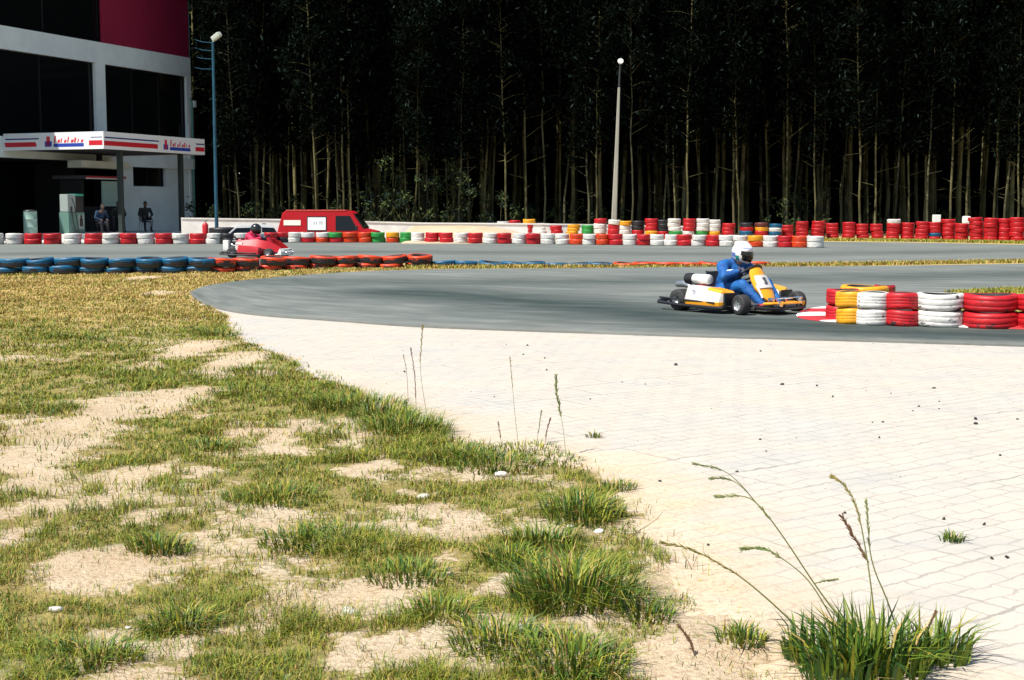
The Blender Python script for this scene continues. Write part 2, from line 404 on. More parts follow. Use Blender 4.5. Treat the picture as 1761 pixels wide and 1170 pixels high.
bumpn(N, L, b, mth(N, L, 'SUBTRACT', mth(N, L, 'MULTIPLY', nz(N, L, P, 60, 5), .5), mth(N, L, 'MULTIPLY', br.outputs['Fac'], .5)), .45, .012)
AT = {'grass': gr_at, 'dry': dry_at, 'wood': wood_at, 'edge': edge_at}
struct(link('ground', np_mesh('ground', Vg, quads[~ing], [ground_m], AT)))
struct(link('paved_apron', np_mesh('paved_apron', Vg, quads[ing], [grav_m], AT)))
# ------------------------------------------------------------------ asphalt
def resamp(P, n):
    s = np.r_[0, np.cumsum(np.hypot(*np.diff(P, axis=0).T))]; t = np.linspace(0, 1, n) ** 1.0 * s[-1]
    return np.stack([np.interp(t, s, P[:, 0]), np.interp(t, s, P[:, 1])], -1)
def smooth_line(P, it=2):
    for _ in range(it):
        Q = [P[0]]
        for i in range(len(P) - 1): Q += [P[i] * .75 + P[i + 1] * .25, P[i] * .25 + P[i + 1] * .75]
        P = np.array(Q + [P[-1]])
    return P
RUB = smooth_line(GP([(700, 505), (900, 519), (1050, 536), (1200, 553), (1400, 566), (1761, 581), (2300, 598)]))
RUB2 = smooth_line(GP([(500, 486), (900, 489), (1400, 481), (1900, 470)]))
RUB3 = smooth_line(GP([(-300, 440), (300, 436), (800, 434), (1300, 440), (1600, 434), (2000, 430)]))
def asphalt(name, near, far, z, m, n, k, rubs, lip):
    a = resamp(smooth_line(near), n); f = resamp(smooth_line(far), n)
    t = np.linspace(0, 1, k)[None, :, None]
    g = a[:, None] * (1 - t) + f[:, None] * t
    x, y = g[..., 0].ravel(), g[..., 1].ravel()
    rb = np.zeros(len(x))
    for R, w, s in rubs: rb = np.maximum(rb, s * np.exp(-(pdist(R, x, y) / w) ** 2))
    V = np.stack([x, y, np.full(len(x), z)], -1)
    i = np.arange(n * k).reshape(n, k); Q = np.stack([i[:-1, :-1], i[1:, :-1], i[1:, 1:], i[:-1, 1:]], -1).reshape(-1, 4)
    al = np.repeat(np.linspace(0, 1, n)[:, None], k, 1).ravel() * 60
    ac = (g - a[:, None]); ac = np.hypot(ac[..., 0], ac[..., 1]).ravel()
    # a small broken lip down into the ground at both long edges
    for e, off in ((0, -1), (k - 1, 1)):
        ring = V[i[:, e]].copy(); ring[:, 2] = -.03
        j = len(V) + np.arange(n); V = np.vstack([V, ring]); rb = np.r_[rb, rb[i[:, e]]]; al = np.r_[al, al[i[:, e]]]; ac = np.r_[ac, ac[i[:, e]]]
        q = np.stack([i[:-1, e], i[1:, e], j[1:], j[:-1]], -1); Q = np.vstack([Q, q if off > 0 else q[:, ::-1]])
    me = np_mesh(name, V, Q, [m], {'rub': rb, 'along': al, 'across': ac}, smooth=False)
    return struct(link(name, me))
asp_m = bpy.data.materials.new('sun_bleached_asphalt'); asp_m.use_nodes = True
N, L, b = nodes(asp_m); P = pos(N); b.inputs['Roughness'].default_value = .85; b.inputs['Specular IOR Level'].default_value = .22
cb = N.new('ShaderNodeCombineXYZ'); L.new(mth(N, L, 'MULTIPLY', attr(N, 'along'), .10), cb.inputs[0]); L.new(attr(N, 'across'), cb.inputs[1])
stre = nz(N, L, cb.outputs[0], 2.6, 5, .65)
c = ramp(N, L, nz(N, L, P, .5), (.3, (.15, .165, .15)), (.7, (.195, .205, .185)))
c = mix(N, L, mth(N, L, 'MULTIPLY', ramp(N, L, stre, (.40, (1, 1, 1)), (.60, (0, 0, 0))), .58), c, (.085, .10, .092))
c = mix(N, L, mth(N, L, 'MULTIPLY', ramp(N, L, stre, (.55, (0, 0, 0)), (.72, (1, 1, 1))), .28), c, (.25, .255, .235))
rf = mth(N, L, 'MULTIPLY', attr(N, 'rub'), ramp(N, L, stre, (.30, (1, 1, 1)), (.85, (.62, .62, .62))))
c = mix(N, L, rf, c, (.020, .036, .033))
c = mix(N, L, mth(N, L, 'MULTIPLY', ramp(N, L, nz(N, L, P, 90, 3), (.55, (0, 0, 0)), (.68, (1, 1, 1))), .35), c, (.09, .09, .085))
ae = ramp(N, L, mth(N, L, 'ADD', attr(N, 'across'), mth(N, L, 'MULTIPLY', nz(N, L, P, 6), .5)), (.22, (1, 1, 1)), (.75, (0, 0, 0)))
c = mix(N, L, mth(N, L, 'MULTIPLY', ae, .45), c, (.27, .265, .235))
L.new(c, b.inputs['Base Color']); bumpn(N, L, b, nz(N, L, P, 130, 4), .35, .01)
asphalt('track_corner', gA, gAf, .022, asp_m, 260, 60, [(RUB, 1.5, 1.0), (RUB2, 1.6, .6), (gA[:8], .16, .55)], 0)
asphalt('track_straight', gB, gBf, .020, asp_m, 240, 40, [(RUB3, 1.6, .45)], 0)
# concrete forecourt by the building
conc_m = mat('worn_concrete', (.52, .51, .47), .85, (.62, .60, .55), 1.5, bump=.2, bscale=40)
fc = [G(-600, 417), G(340, 416.0)]
fc = [Vector((-42, 49.2, .018)), Vector((-15.2, 49.2, .018)), Vector((-14.8, 66, .018)), Vector((-16.5, 76, .018)), Vector((-50, 76, .018))]
mb = MB(); mb.add(fc, [tuple(range(5))]); struct(mb.obj('forecourt', conc_m, fix=False))
# ================================================================== tyres
PC = {'white': (.70, .68, .63), 'red': (.50, .010, .016), 'orange': (.64, .055, .008), 'yellow': (.80, .36, .012), 'green': (.03, .30, .055),
      'blue': (.006, .105, .215), 'black': (.022, .022, .024), 'brown': (.14, .035, .022)}
RUBBER = (.016, .016, .018)
tyre_inner = mat('bare_rubber', RUBBER, .8, (.03, .03, .03), 8, bump=.2)
def tyre_paint(c, wear, zdep=0.0):
    m = bpy.data.materials.new(c + '_painted_rubber'); m.use_nodes = True
    N, L, b = nodes(m); tc = N.new('ShaderNodeTexCoord'); oi = N.new('ShaderNodeObjectInfo')
    ad = N.new('ShaderNodeVectorMath'); ad.operation = 'ADD'; L.new(tc.outputs['Object'], ad.inputs[0]); L.new(mth(N, L, 'MULTIPLY', oi.outputs['Random'], 53.0), ad.inputs[1])
    mp = N.new('ShaderNodeMapping'); mp.inputs['Scale'].default_value = (1, 1, 2.2); L.new(ad.outputs[0], mp.inputs['Vector'])
    n = nz(N, L, mp.outputs[0], 4.2, 7, .68)
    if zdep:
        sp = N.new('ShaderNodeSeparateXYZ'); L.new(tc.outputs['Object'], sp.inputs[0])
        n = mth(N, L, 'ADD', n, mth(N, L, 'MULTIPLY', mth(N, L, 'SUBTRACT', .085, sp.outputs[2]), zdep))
    k = PC[c]; d = tuple(q * .62 for q in k)
    base = mix(N, L, ramp(N, L, nz(N, L, mp.outputs[0], 9, 5), (.35, (0, 0, 0)), (.7, (1, 1, 1))), k, d)
    w = ramp(N, L, n, (wear, (0, 0, 0)), (wear + .045, (1, 1, 1)))
    L.new(mix(N, L, w, base, (.024, .023, .025)), b.inputs['Base Color'])
    b.inputs['Roughness'].default_value = .48; b.inputs['Specular IOR Level'].default_value = .4
    bumpn(N, L, b, nz(N, L, mp.outputs[0], 30, 4), .25, .01)
    return m
def tyre_mesh(name, R, h, m, n=28, tread=True, seed=0):
    """a tyre lying flat, base at z=0"""
    w = h; r = R; k = .20 * h
    prof = [(R * .58, .10 * w), (R * .60, .03 * w), (R * .74, .012 * w), (R * .90, .0), (R * .965, .06 * w), (R * .992, .16 * w)]
    if tread:
        for q in (.30, .50, .70): prof += [(R, (q - .055) * w), (R * .968, (q - .04) * w), (R * .968, (q + .04) * w), (R, (q + .055) * w)]
    else: prof += [(R, .30 * w), (R * .992, .315 * w), (R, .33 * w), (R * 1.004, .49 * w), (R * .996, .50 * w), (R * 1.004, .51 * w), (R, .67 * w), (R * .992, .685 * w), (R, .70 * w)]
    prof += [(R * .992, .84 * w), (R * .965, .94 * w), (R * .90, w), (R * .74, .988 * w), (R * .60, .97 * w), (R * .58, .90 * w), (R * .55, .80 * w), (R * .66, .7 * w), (R * .80, .5 * w), (R * .66, .3 * w), (R * .55, .2 * w), (R * .58, .10 * w)]
    q = len(prof) - 1; mats = [0] * (q - 8) + [1] * 8
    mb = MB(); mb.lathe(prof, n=n, mats=mats)
    rr = random.Random(seed); ph = rr.random() * 6
    out = []
    for (x, y, z) in mb.v:
        a = math.atan2(y, x); s = 1 + .012 * math.sin(2 * a + ph) + .008 * math.sin(3 * a + ph * 2); out.append((x * s, y * s, z + .006 * math.sin(2 * a + ph * 3)))
    mb.v = out
    return mb.mesh(name, [m, tyre_inner], smooth=50)
TP = {c: tyre_paint(c, .66) for c in PC}
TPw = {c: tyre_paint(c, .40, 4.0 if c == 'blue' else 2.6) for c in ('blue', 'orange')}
TPn = {c: tyre_paint(c, .60, .35) for c in ('white', 'red', 'yellow')}
_tm = {}
def tmesh(c, R, h, kind='far', var=0):
    key = (c, R, h, kind, var)
    if key not in _tm:
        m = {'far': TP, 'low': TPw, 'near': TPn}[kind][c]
        _tm[key] = tyre_mesh('tyre', R, h, m, n=48 if kind == 'near' else 26, seed=len(_tm), tread=kind != 'near')
    return _tm[key]
def put_tyre(c, R, h, loc, label, group, kind='far', tilt=(0, 0)):
    o = link('painted_tyre', tmesh(c, R, h, kind, random.randrange(3)))
    o.location = loc; o.rotation_euler = (tilt[0], tilt[1], random.random() * 6.28)
    return tag(o, label, 'tyre', group)
def base_v(seq, u):
    us = [p[0] for p in seq]; return float(np.interp(u, us, [p[1] for p in seq]))
WORD = {'white': 'white', 'red': 'red', 'orange': 'orange', 'yellow': 'yellow', 'green': 'green', 'blue': 'blue', 'black': 'black', 'brown': 'dark brown'}
# --- low barrier along the straight: pairs; (u, lower colour, upper colour)
ROW1 = [(-45, 'R', 'R'), (-14, 'W', 'W'), (20, 'W', 'W'), (52, 'R', 'R'), (86, 'R', 'R'), (120, 'W', 'W'), (156, 'R', 'R'), (187, 'W', 'W'), (218, 'R', 'R'), (248, 'W', 'W'), (279, 'R', 'R'), (309, 'W', 'W'), (337, 'R', 'R'), (365, 'W', 'W'), (389, 'K', 'K'),
        (414, 'R', 'W'), (439, 'W', 'W'), (463, 'R', 'R'), (483, 'K', 'R'), (505, 'W', 'W'), (529, 'R', 'W'), (553, 'O', 'W'), (577, 'R', 'G'), (602, 'O', 'O'), (627, 'O', 'O'), (650, 'G', 'G'), (675, 'O', 'Y'), (697, 'G', 'G'), (718, 'W', 'W'), (742, 'R', 'R'), (767, 'R', 'R'), (792, 'W', 'W'), (817, 'R', 'R'),
        (843, 'W', 'W'), (868, 'R', 'R'), (893, 'W', 'W'), (918, 'R', 'R'), (943, 'W', 'W'), (968, 'W', 'W'), (992, 'O', 'O'), (1014, 'W', 'W'), (1038, 'O', 'O'), (1061, 'R', 'R'), (1085, 'W', 'W'), (1109, 'R', 'R'), (1132, 'W', 'W'), (1156, 'W', 'W'), (1179, 'R', 'R'), (1203, 'W', 'W'), (1228, 'R', 'R'), (1252, 'W', 'W'), (1277, 'W', 'W'), (1302, 'O', 'Y'), (1328, 'W', 'W'), (1354, 'R', 'R'), (1378, 'O', 'O'), (1405, 'W', 'W')]
CC = dict(W='white', R='red', O='orange', Y='yellow', G='green', B='blue', K='black', N='brown')
B1 = [(-60, 422), (0, 421.5), (400, 421), (480, 418.5), (700, 418.5), (900, 421), (1160, 424), (1420, 428)]
def seg_place(k, n, us):
    """words that say where pair k stands, counted from something one can find"""
    u = us[k]
    marks = [(402, 'left of the red kart', -1), (430, 'right of the red kart', 1), (850, 'right of the sandy bank', 1), (1056, 'right of the lamp post', 1), (1262, 'right of the blue driver', 1)]
    if u < 402:
        i = sum(1 for q in us if u < q < 402); return f'{ORD[i]} pair left of the red kart'
    m = [q for q in marks[1:] if q[0] <= u]
    m = m[-1] if m else marks[1]
    i = sum(1 for q in us if m[0] <= q < u) if m[0] != 430 else sum(1 for q in us if 402 <= q < u)
    return f'{ORD[i]} pair {m[1]}'
us1 = [r[0] for r in ROW1]
for k, (u, lo, up) in enumerate(ROW1):
    p = G(u, base_v(B1, u)); gap = (us1[min(k + 1, len(us1) - 1)] - us1[max(k - 1, 0)]) / 2 * p.y / F if 0 < k < len(us1) - 1 else .55
    R = round(min(max(gap * .5, .255), .32), 2)
    h = .195
    for q, (c, w) in enumerate(((lo, 'lower'), (up, 'upper'))):
        j = Vector((random.uniform(-.03, .03), random.uniform(-.04, .04), 0))
        put_tyre(CC[c], R, h, (p.x + j.x * (q + .3), p.y + R + j.y * (q + .3), .021 + q * h), f'{w} {WORD[CC[c]]} tyre of the {seg_place(k, 0, us1)}, low trackside wall', 'painted tyres of the low trackside wall', tilt=(random.uniform(-.02, .02), random.uniform(-.03, .03)))
# --- tall stacks behind: (u, base v, colours from the ground up)
ROW2 = [(863, 408, 'RWWW'), (887, 408, 'RRRR'), (910, 409, 'RRRY'), (933, 409, 'WWWW'), (958, 409.5, 'RRR'), (985, 410, 'YYYY'), (1011, 410, 'GGG'), (1034, 410.5, 'RWWR'), (1057, 411, 'RRRW'), (1076, 411, 'WWWY'), (1098, 411, 'RRKK'), (1122, 411.5, 'RYRRR'), (1143, 411.5, 'RRKKK'), (1163, 412, 'RGWWW'), (1184, 412, 'RWRRR'), (1208, 412, 'RGWWW'), (1230, 412, 'RYWWW'), (1254, 412, 'RRRR'), (1285, 412, 'RBRK'), (1312, 412, 'RRYN'), (1335, 412, 'BBWB'),
        (1356, 411.5, 'RRRR'), (1381, 411, 'RRRRR'), (1408, 411, 'RRRRR'), (1434, 410.5, 'RRRR'), (1461, 410.5, 'RRRR'), (1486, 410.5, 'RRRR'), (1511, 410.5, 'RRRR'), (1538, 413, 'RRRRW'), (1563, 413, 'RRRR'), (1588, 413.5, 'RRRRR'), (1611, 413.5, 'RBRRR'), (1634, 413.5, 'RRRRR'), (1658, 414, 'RRRR'), (1684, 414.5, 'RRRRRR'), (1707, 415, 'RRRRR'), (1730, 415, 'RRRRR'), (1754, 415.5, 'RRRRR'), (1780, 416, 'RRRRR')]
us2 = [r[0] for r in ROW2]
LEV = {3: ['bottom', 'middle', 'top'], 4: ['bottom', 'second lowest', 'second highest', 'topmost'], 5: ['bottom', 'second lowest', 'middle', 'second highest', 'topmost'], 6: ['bottom', 'second lowest', 'third lowest', 'third highest', 'second highest', 'topmost']}
TREND = [381, 379, 377, 384, 388, 386, 387, 376, 378, 380, 380, 376, 378, 376, 376, 376, 378, 384, 383, 383, 385, 387, 382, 380, 384, 382, 385, 385, 377, 383, 381, 382, 377, 384, 374, 375, 376, 374, 374]
for k, (u, bv, cs) in enumerate(ROW2):
    p = G(u, bv); n = len(cs)
    top = H + (HZ - TREND[k]) / F * (p.y + .28)
    h = round(min(max(top / n, .15), .23), 3)
    gap = (us2[min(k + 1, len(us2) - 1)] - us2[max(k - 1, 0)]) / 2 * p.y / F
    R = round(.265 + .03 * random.random(), 2)
    if u > 1355:
        i = sum(1 for q in us2 if 1355 <= q < u); where = f'{ORD[i]} stack from the left of the red stacks'
    elif u < 1056:
        i = sum(1 for q in us2 if u < q < 1056); where = f'{ORD[i]} tall stack left of the lamp post'
    else:
        i = sum(1 for q in us2 if 1056 <= q < u); where = f'{ORD[i]} tall stack right of the lamp post'
    lx, ly = random.uniform(-.02, .02), random.uniform(-.02, .02)
    for q, c in enumerate(cs):
        put_tyre(CC[c], R, h, (p.x + random.uniform(-.03, .03) + lx * q, p.y + R + random.uniform(-.02, .02) + ly * q, q * h), f'{LEV[n][q]} {WORD[CC[c]]} tyre, {where}', 'painted tyres in the tall stacks by the wood', tilt=(random.uniform(-.025, .025), random.uniform(-.03, .03)))
# --- low barrier between the two tracks, half sunk in dry grass
SEP = [(-30, 473.0), (60, 473), (200, 471.5), (355, 470), (500, 464), (620, 461.5), (740, 460.5), (900, 459), (1050, 459.5), (1200, 459.5), (1330, 458.5), (1420, 458)]
def sep_row(u0, u1, step, c, sink, two, where):
    n = round((u1 - u0) / step)
    for i in range(n):
        u = u0 + (i + .5) * step; p = G(u, base_v(SEP, u)); R = random.uniform(.29, .31); R = round(R, 2); h = .18
        z0 = -sink - random.uniform(0, .03)
        for q in range(2 if two else 1):
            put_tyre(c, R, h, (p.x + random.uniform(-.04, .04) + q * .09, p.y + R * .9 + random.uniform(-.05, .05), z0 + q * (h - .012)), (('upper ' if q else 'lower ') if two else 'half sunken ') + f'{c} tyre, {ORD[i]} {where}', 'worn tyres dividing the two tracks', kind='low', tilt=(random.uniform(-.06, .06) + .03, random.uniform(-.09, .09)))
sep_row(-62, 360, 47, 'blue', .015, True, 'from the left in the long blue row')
sep_row(350, 740, 43, 'orange', .05, True, 'from the left in the long orange row')
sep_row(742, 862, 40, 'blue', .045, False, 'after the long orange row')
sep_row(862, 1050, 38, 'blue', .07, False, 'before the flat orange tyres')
sep_row(1056, 1340, 38, 'orange', .075, False, 'of the flat orange tyres behind the blue driver')
# --- big tyres at the apex of the corner
NEAR = [(1466, 553.5, .185, 'yellow', ''), (1503, 556, .195, 'white', ''), (1552, 557.5, .20, 'red', ''), (1618, 559.5, .275, 'white', ''), (1705, 562, .318, 'red', ''), (1802, 565, .318, 'red', ''), (1897, 568, .318, 'white', '')]
nm = ['yellow tyre at the left front of the apex wall', 'narrow white tyre between yellow and red at the corner apex', 'small red tyre between two white ones at the corner apex', 'wide white tyre between two red ones at the corner apex', 'widest red tyre right of the white ones at the apex', 'red tyre cut by the right edge at the apex', 'white tyre at the far right end of the apex wall']
h = .182
for (u, bv, R, c, _), lab in zip(NEAR, nm):
    p = G(u, bv + 8); p.x = XU(u, p.y + R)
    for q in range(2):
        put_tyre(c, R, h, (p.x + random.uniform(-.012, .012), p.y + R + random.uniform(-.01, .01), .02 + q * (h + .012)), ('upper ' if q else 'lower ') + lab, 'big painted tyres at the corner apex', kind='near', tilt=(random.uniform(-.012, .012), random.uniform(-.012, .012)))
for (u, v, R, c, lab) in [(1459, 549.5, .20, 'red', 'red tyre at the blunt left end of the apex wall'), (1487, 542, .30, 'yellow', 'yellow tyre in the rear row behind the apex wall'), (1522, 539, .13, 'red', 'red tyre ending the rear row behind the apex wall')]:
    p = G(u, v + 7); p.x = XU(u, p.y + R)
    for q in range(2):
        put_tyre(c, R, h, (p.x - (.06 if u == 1459 else 0), p.y + R, .02 + q * (h + .012)), ('upper ' if q else 'lower ') + lab, 'big painted tyres at the corner apex', kind='near', tilt=(random.uniform(-.012, .012), random.uniform(-.012, .012)))
# ------------------------------------------------------------------ infield wedge and striped kerb
inf = smooth_line(GP([(1425, 545), (1445, 552), (1560, 558), (1761, 566), (2300, 584), (2600, 560), (2600, 500), (2100, 497), (1761, 503), (1640, 509), (1530, 520), (1440, 534), (1425, 545)]), 1)
mb = MB(); mb.add([(x, y, .030) for x, y in inf[:-1]], [tuple(range(len(inf) - 1))])
infield_m = mat('infield_turf', (.30, .25, .06), .95, (.16, .16, .035), 3, bump=.6, bscale=60, spec=.1)
struct(mb.obj('infield', infield_m, fix=True))
k_in = smooth_line(GP([(2300, 583), (1761, 567), (1560, 561), (1450, 555), (1436, 548), (1440, 538), (1470, 532)]), 3)
k_out = smooth_line(GP([(2300, 590), (1761, 570.5), (1560, 564), (1435, 558.5), (1362, 551), (1380, 534), (1470, 527)]), 3)
n = 420
ki, ko = resamp(k_in, n), resamp(k_out, n)
mb = MB(); vs = []; fs = []
for i in range(n):
    a, c = ki[i], ko[i]
    vs += [(c[0], c[1], .026), (c[0] * .97 + a[0] * .03, c[1] * .97 + a[1] * .03, .036), (c[0] * .4 + a[0] * .6, c[1] * .4 + a[1] * .6, .062), (a[0], a[1], .066), (a[0], a[1], .01)]
s = 0
for i in range(n - 1):
    s += float(np.hypot(*(ki[i + 1] - ki[i]))) * .5 + float(np.hypot(*(ko[i + 1] - ko[i]))) * .5
    for k in range(4):
        mb.f.append((i * 5 + k, i * 5 + k + 1, i * 5 + k + 6, i * 5 + k + 5)); mb.mi.append(int(s / (.62 if s < 11.0 else .21)) % 2)
mb.v = vs
kr = mat('kerb_red', (.48, .022, .03), .7, (.30, .02, .025), 5, bump=.15); kw = mat('kerb_white', (.80, .77, .72), .7, (.58, .56, .52), 5, bump=.15)
struct(mb.obj('striped_kerb', [kr, kw]))
# ================================================================== karts and drivers
blk = mat('black_steel', (.012, .012, .013), .45, spec=.5); rub_m = mat('kart_tyre_rubber', (.018, .018, .019), .75, (.035, .034, .033), 12, bump=.2)
chrome = mat('chromed_tube', (.72, .72, .70), .18, metal=1.0); alu = mat('dull_aluminium', (.42, .43, .43), .38, metal=.9)
yel = mat('yellow_plastic', (.83, .34, .012), .35, coat=.3); whp = mat('white_plastic', (.70, .68, .64), .4, (.56, .54, .50), 6, coat=.2, lo=.42, hi=.6)
redp = mat('red_plastic', (.42, .010, .016), .4, coat=.25); ink = mat('dark_ink', (.05, .055, .075), .5); seat_m = mat('black_seat_shell', (.012, .012, .013), .5)
greyink = mat('faded_grey_ink', (.38, .40, .46), .5)
def make_kart(name, label, bodyc, platec, padc, number, hero=True):
    t = thing(name, label, 'kart', group=None)
    # frame and floor
    f = MB()
    for s in (-1, 1):
        f.tube([(-.66, s * .33, .075), (-.2, s * .36, .065), (.25, s * .33, .06), (.50, s * .26, .065), (.72, s * .22, .075)], .016)
    for x, w in ((-.62, .33), (-.15, .36), (.28, .33), (.70, .22)): f.tube([(x, -w, .07), (x, w, .07)], .015)
    f.obj('frame', redp if not hero else blk, t, smooth=True)
    MB().box((.30, 0, .045), (.78, .56, .008), bev=.003).obj('floor_tray', alu, t)
    # axles
    MB().tube([(-.52, -.62, .14), (-.52, .62, .14)], .02).obj('rear_axle', alu, t, smooth=True)
    MB().tube([(.52, -.50, .13), (.52, -.3, .12), (.52, .3, .12), (.52, .50, .13)], .013).obj('tie_rod', alu, t, smooth=True)
    # wheels
    for x, s, R, w, y in ((-.52, -1, .142, .21, .55), (-.52, 1, .142, .21, .55), (.52, -1, .130, .135, .53), (.52, 1, .130, .135, .53)):
        M = Matrix.Translation((x, s * y, R)) @ Matrix.Rotation(-s * PI / 2, 4, 'X')
        if x > 0: M = Matrix.Translation((x, s * y, R)) @ Matrix.Rotation(-.20, 4, 'Z') @ Matrix.Rotation(-s * PI / 2, 4, 'X')
        hw = w / 2
        prof = [(.070, -hw), (R * .82, -hw * 1.0), (R * .95, -hw * .88), (R * .995, -hw * .62), (R, 0), (R * .995, hw * .62), (R * .95, hw * .88), (R * .82, hw), (.070, hw), (.066, 0), (.070, -hw)]
        whl = MB().lathe(prof, n=32, M=M).obj('tyre', rub_m, t, smooth=55)
        rp = [(.0, hw * .35), (.030, hw * .37), (.034, hw * .55), (.044, hw * .5), (.060, hw * .62), (.068, hw * .95), (.073, hw * 1.02), (.074, hw * .98), (.070, hw * .6), (.066, -hw * .95), (.074, -hw * 1.02)]
        MB().lathe(rp, n=24, M=M).obj('rim', alu, whl, smooth=40)
    # bumpers
    f = MB(); f.tube([(.60, -.34, .09), (.80, -.36, .085), (.86, -.28, .085), (.87, 0, .085), (.86, .28, .085), (.80, .36, .085), (.60, .34, .09)], .017)
    f.tube([(.87, -.12, .085), (.86, -.12, .20)], .014); f.tube([(.87, .12, .085), (.86, .12, .20)], .014)
    fb = f.obj('front_bumper', blk if hero else whp, t, smooth=True)
    if hero:
        f = MB(); f.tube([(.70, -.32, .14), (.82, -.31, .15), (.865, -.22, .15), (.872, 0, .15), (.865, .22, .15), (.82, .31, .15), (.70, .32, .14)], .017); f.obj('yellow_bar', yel, fb, smooth=True)
    f = MB(); f.rings([[(.40, y, .05), (.80, y, .055), (.83, y, .10), (.74, y, .13), (.55, y, .10)] for y in (-.24, -.1, .1, .24)]); f.obj('nose_tray', blk, t)
    f = MB(); f.tube([(.66, -.20, .09), (.80, -.30, .20), (.84, -.24, .215), (.86, 0, .215), (.84, .24, .215), (.80, .30, .20), (.66, .20, .09)], .011)
    f.obj('upper_bumper_bar', chrome, fb, smooth=True)
    f = MB()
    for y in (-.21, .21): f.lathe([(0, 0), (.032, 0), (.032, .05), (.0, .05)], n=10, M=Matrix.Translation((.845, y, .14)) @ Matrix.Rotation(PI / 2, 4, 'Y'))
    f.box((.85, 0, .165), (.02, .46, .03), bev=.008); f.obj('clamp', chrome, fb, smooth=True)
    f = MB(); f.tube([(-.70, -.64, .10), (-.84, -.66, .11), (-.88, -.58, .12), (-.88, 0, .12), (-.88, .58, .12), (-.84, .66, .11), (-.70, .64, .10)], .02)
    f.tube([(-.88, -.34, .12), (-.64, -.33, .08)], .014); f.tube([(-.88, .34, .12), (-.64, .33, .08)], .014)
    f.obj('rear_bumper', blk, t, smooth=True)
    for s in (-1, 1):
        f = MB(); f.tube([(-.84, s * .665, .10), (-.42, s * .69, .085), (.22, s * .70, .08), (.30, s * .66, .08), (.30, s * .36, .07)], .021)
        f.tube([(-.80, s * .675, .165), (-.42, s * .69, .155), (.20, s * .69, .14), (.24, s * .62, .12)], .012); f.tube([(-.28, s * .69, .09), (-.28, s * .36, .07)], .013)
        f.obj('side_bumper', blk, t, smooth=True)
        # side pod: flared box between the wheels
        p = MB()
        secs = [(-.34, .10, .325, .60, .665), (-.30, .085, .345, .655, .675), (.05, .085, .325, .66, .685), (.27, .095, .29, .64, .67), (.31, .12, .26, .56, .61)]
        rg = []
        for x, z0, z1, yt, yb in secs:
            rg.append([(x, s * .40, z0), (x, s * yb, z0), (x, s * (yb + .012), z0 + (z1 - z0) * .3), (x, s * yt, z1 - .02), (x, s * (yt - .03), z1), (x, s * .42, z1 - .01)])
        p.rings(rg, 0); pod = p.obj('side_pod', bodyc if not hero else platec, t, smooth=35)
        if hero:
            q = MB(); q.rings([[(x, s * (yb + .004), z0 + .002), (x, s * (yb + .018), z0 + (z1 - z0) * .26), (x, s * (yb + .008), z0 + (z1 - z0) * .30), (x, s * (yb - .01), z0 + .004)] for x, z0, z1, yt, yb in secs], 0)
            q.obj('lower_stripe', yel, pod, smooth=30)
            q = MB(); q.rings([[(x, s * (yt + .006), z1 - .022), (x, s * (yt - .028), z1 + .006), (x, s * .42, z1 - .002), (x, s * (yt - .03), z1 - .02)] for x, z0, z1, yt, yb in secs[2:]], 0)
            q.obj('top_stripe', yel, pod, smooth=30)
            q = MB(); M = Matrix.Translation((-.18, s * .669, .235)) @ Matrix.Rotation(math.radians(0 if s < 0 else 180), 4, 'Z') @ Matrix.Rotation(math.radians(90 - 0), 4, 'X')
            text_mb(q, number, .15, M, depth=.006); q.obj('race_number', greyink, pod, fix=False)
            MB().box((.33, s * .55, .19), (.03, .20, .16), bev=.01).obj('pod_end', blk, pod)
    # engine on the right, radiator-like intake box above it
    e = MB(); e.box((-.27, -.36, .17), (.20, .17, .18), bev=.02)
    for k in range(6): e.box((-.27, -.36, .275 + k * .013), (.15, .15, .006))
    e.lathe([(0, 0), (.03, 0), (.03, .04), (0, .04)], n=10, M=Matrix.Translation((-.27, -.36, .35)))
    e.obj('engine', redp if hero else alu, t, smooth=30)
    MB().tube([(-.33, -.38, .22), (-.46, -.42, .30), (-.60, -.40, .34), (-.76, -.38, .33)], [.022, .026, .05, .045], n=12).obj('exhaust_pipe', alu, t, smooth=True)
    a = MB(); M = Matrix.Translation((-.30, -.40, .415)) @ Matrix.Rotation(PI / 2, 4, 'Y')
    a.lathe([(0, -.15), (.05, -.15), (.060, -.14), (.065, -.11), (.065, .13), (.058, .15), (.04, .16), (0, .16)], n=20, M=M)
    ab = a.obj('intake_silencer', platec, t, smooth=40)
    a = MB(); M = Matrix.Translation((-.51, -.40, .415)) @ Matrix.Rotation(PI / 2, 4, 'Y')
    a.lathe([(0, -.07), (.05, -.07), (.070, -.055), (.074, .0), (.070, .07), (.055, .085), (0, .085)], n=20, M=M); a.tube([(-.40, -.40, .345), (-.30, -.38, .30)], .03)
    a.obj('filter_cap', blk, ab, smooth=40)
    # seat
    sp = MB(); rg = []
    for (x, z, w, d) in [(.10, .14, .17, .03), (-.02, .085, .19, .05), (-.18, .075, .20, .07), (-.32, .11, .21, .10), (-.40, .24, .215, .12), (-.46, .40, .205, .09), (-.49, .50, .17, .05)]:
        nrm = Vector((.3, 0, 1)).normalized() if x > -.3 else Vector((1, 0, .25)).normalized()
        row = []
        for k in range(9):
            y = -w + 2 * w * k / 8; lift = d * (abs(y) / w) ** 2.4; row.append(Vector((x, y, z)) + nrm * lift)
        for k in reversed(range(9)):
            row.append(row[k] - nrm * .018)
        rg.append(row)
    sp.rings(rg, 0); sp.obj('seat', seat_m, t, smooth=50)
    # steering
    MB().tube([(.52, 0, .10), (.19, 0, .50)], .012).obj('steering_column', blk, t, smooth=True)
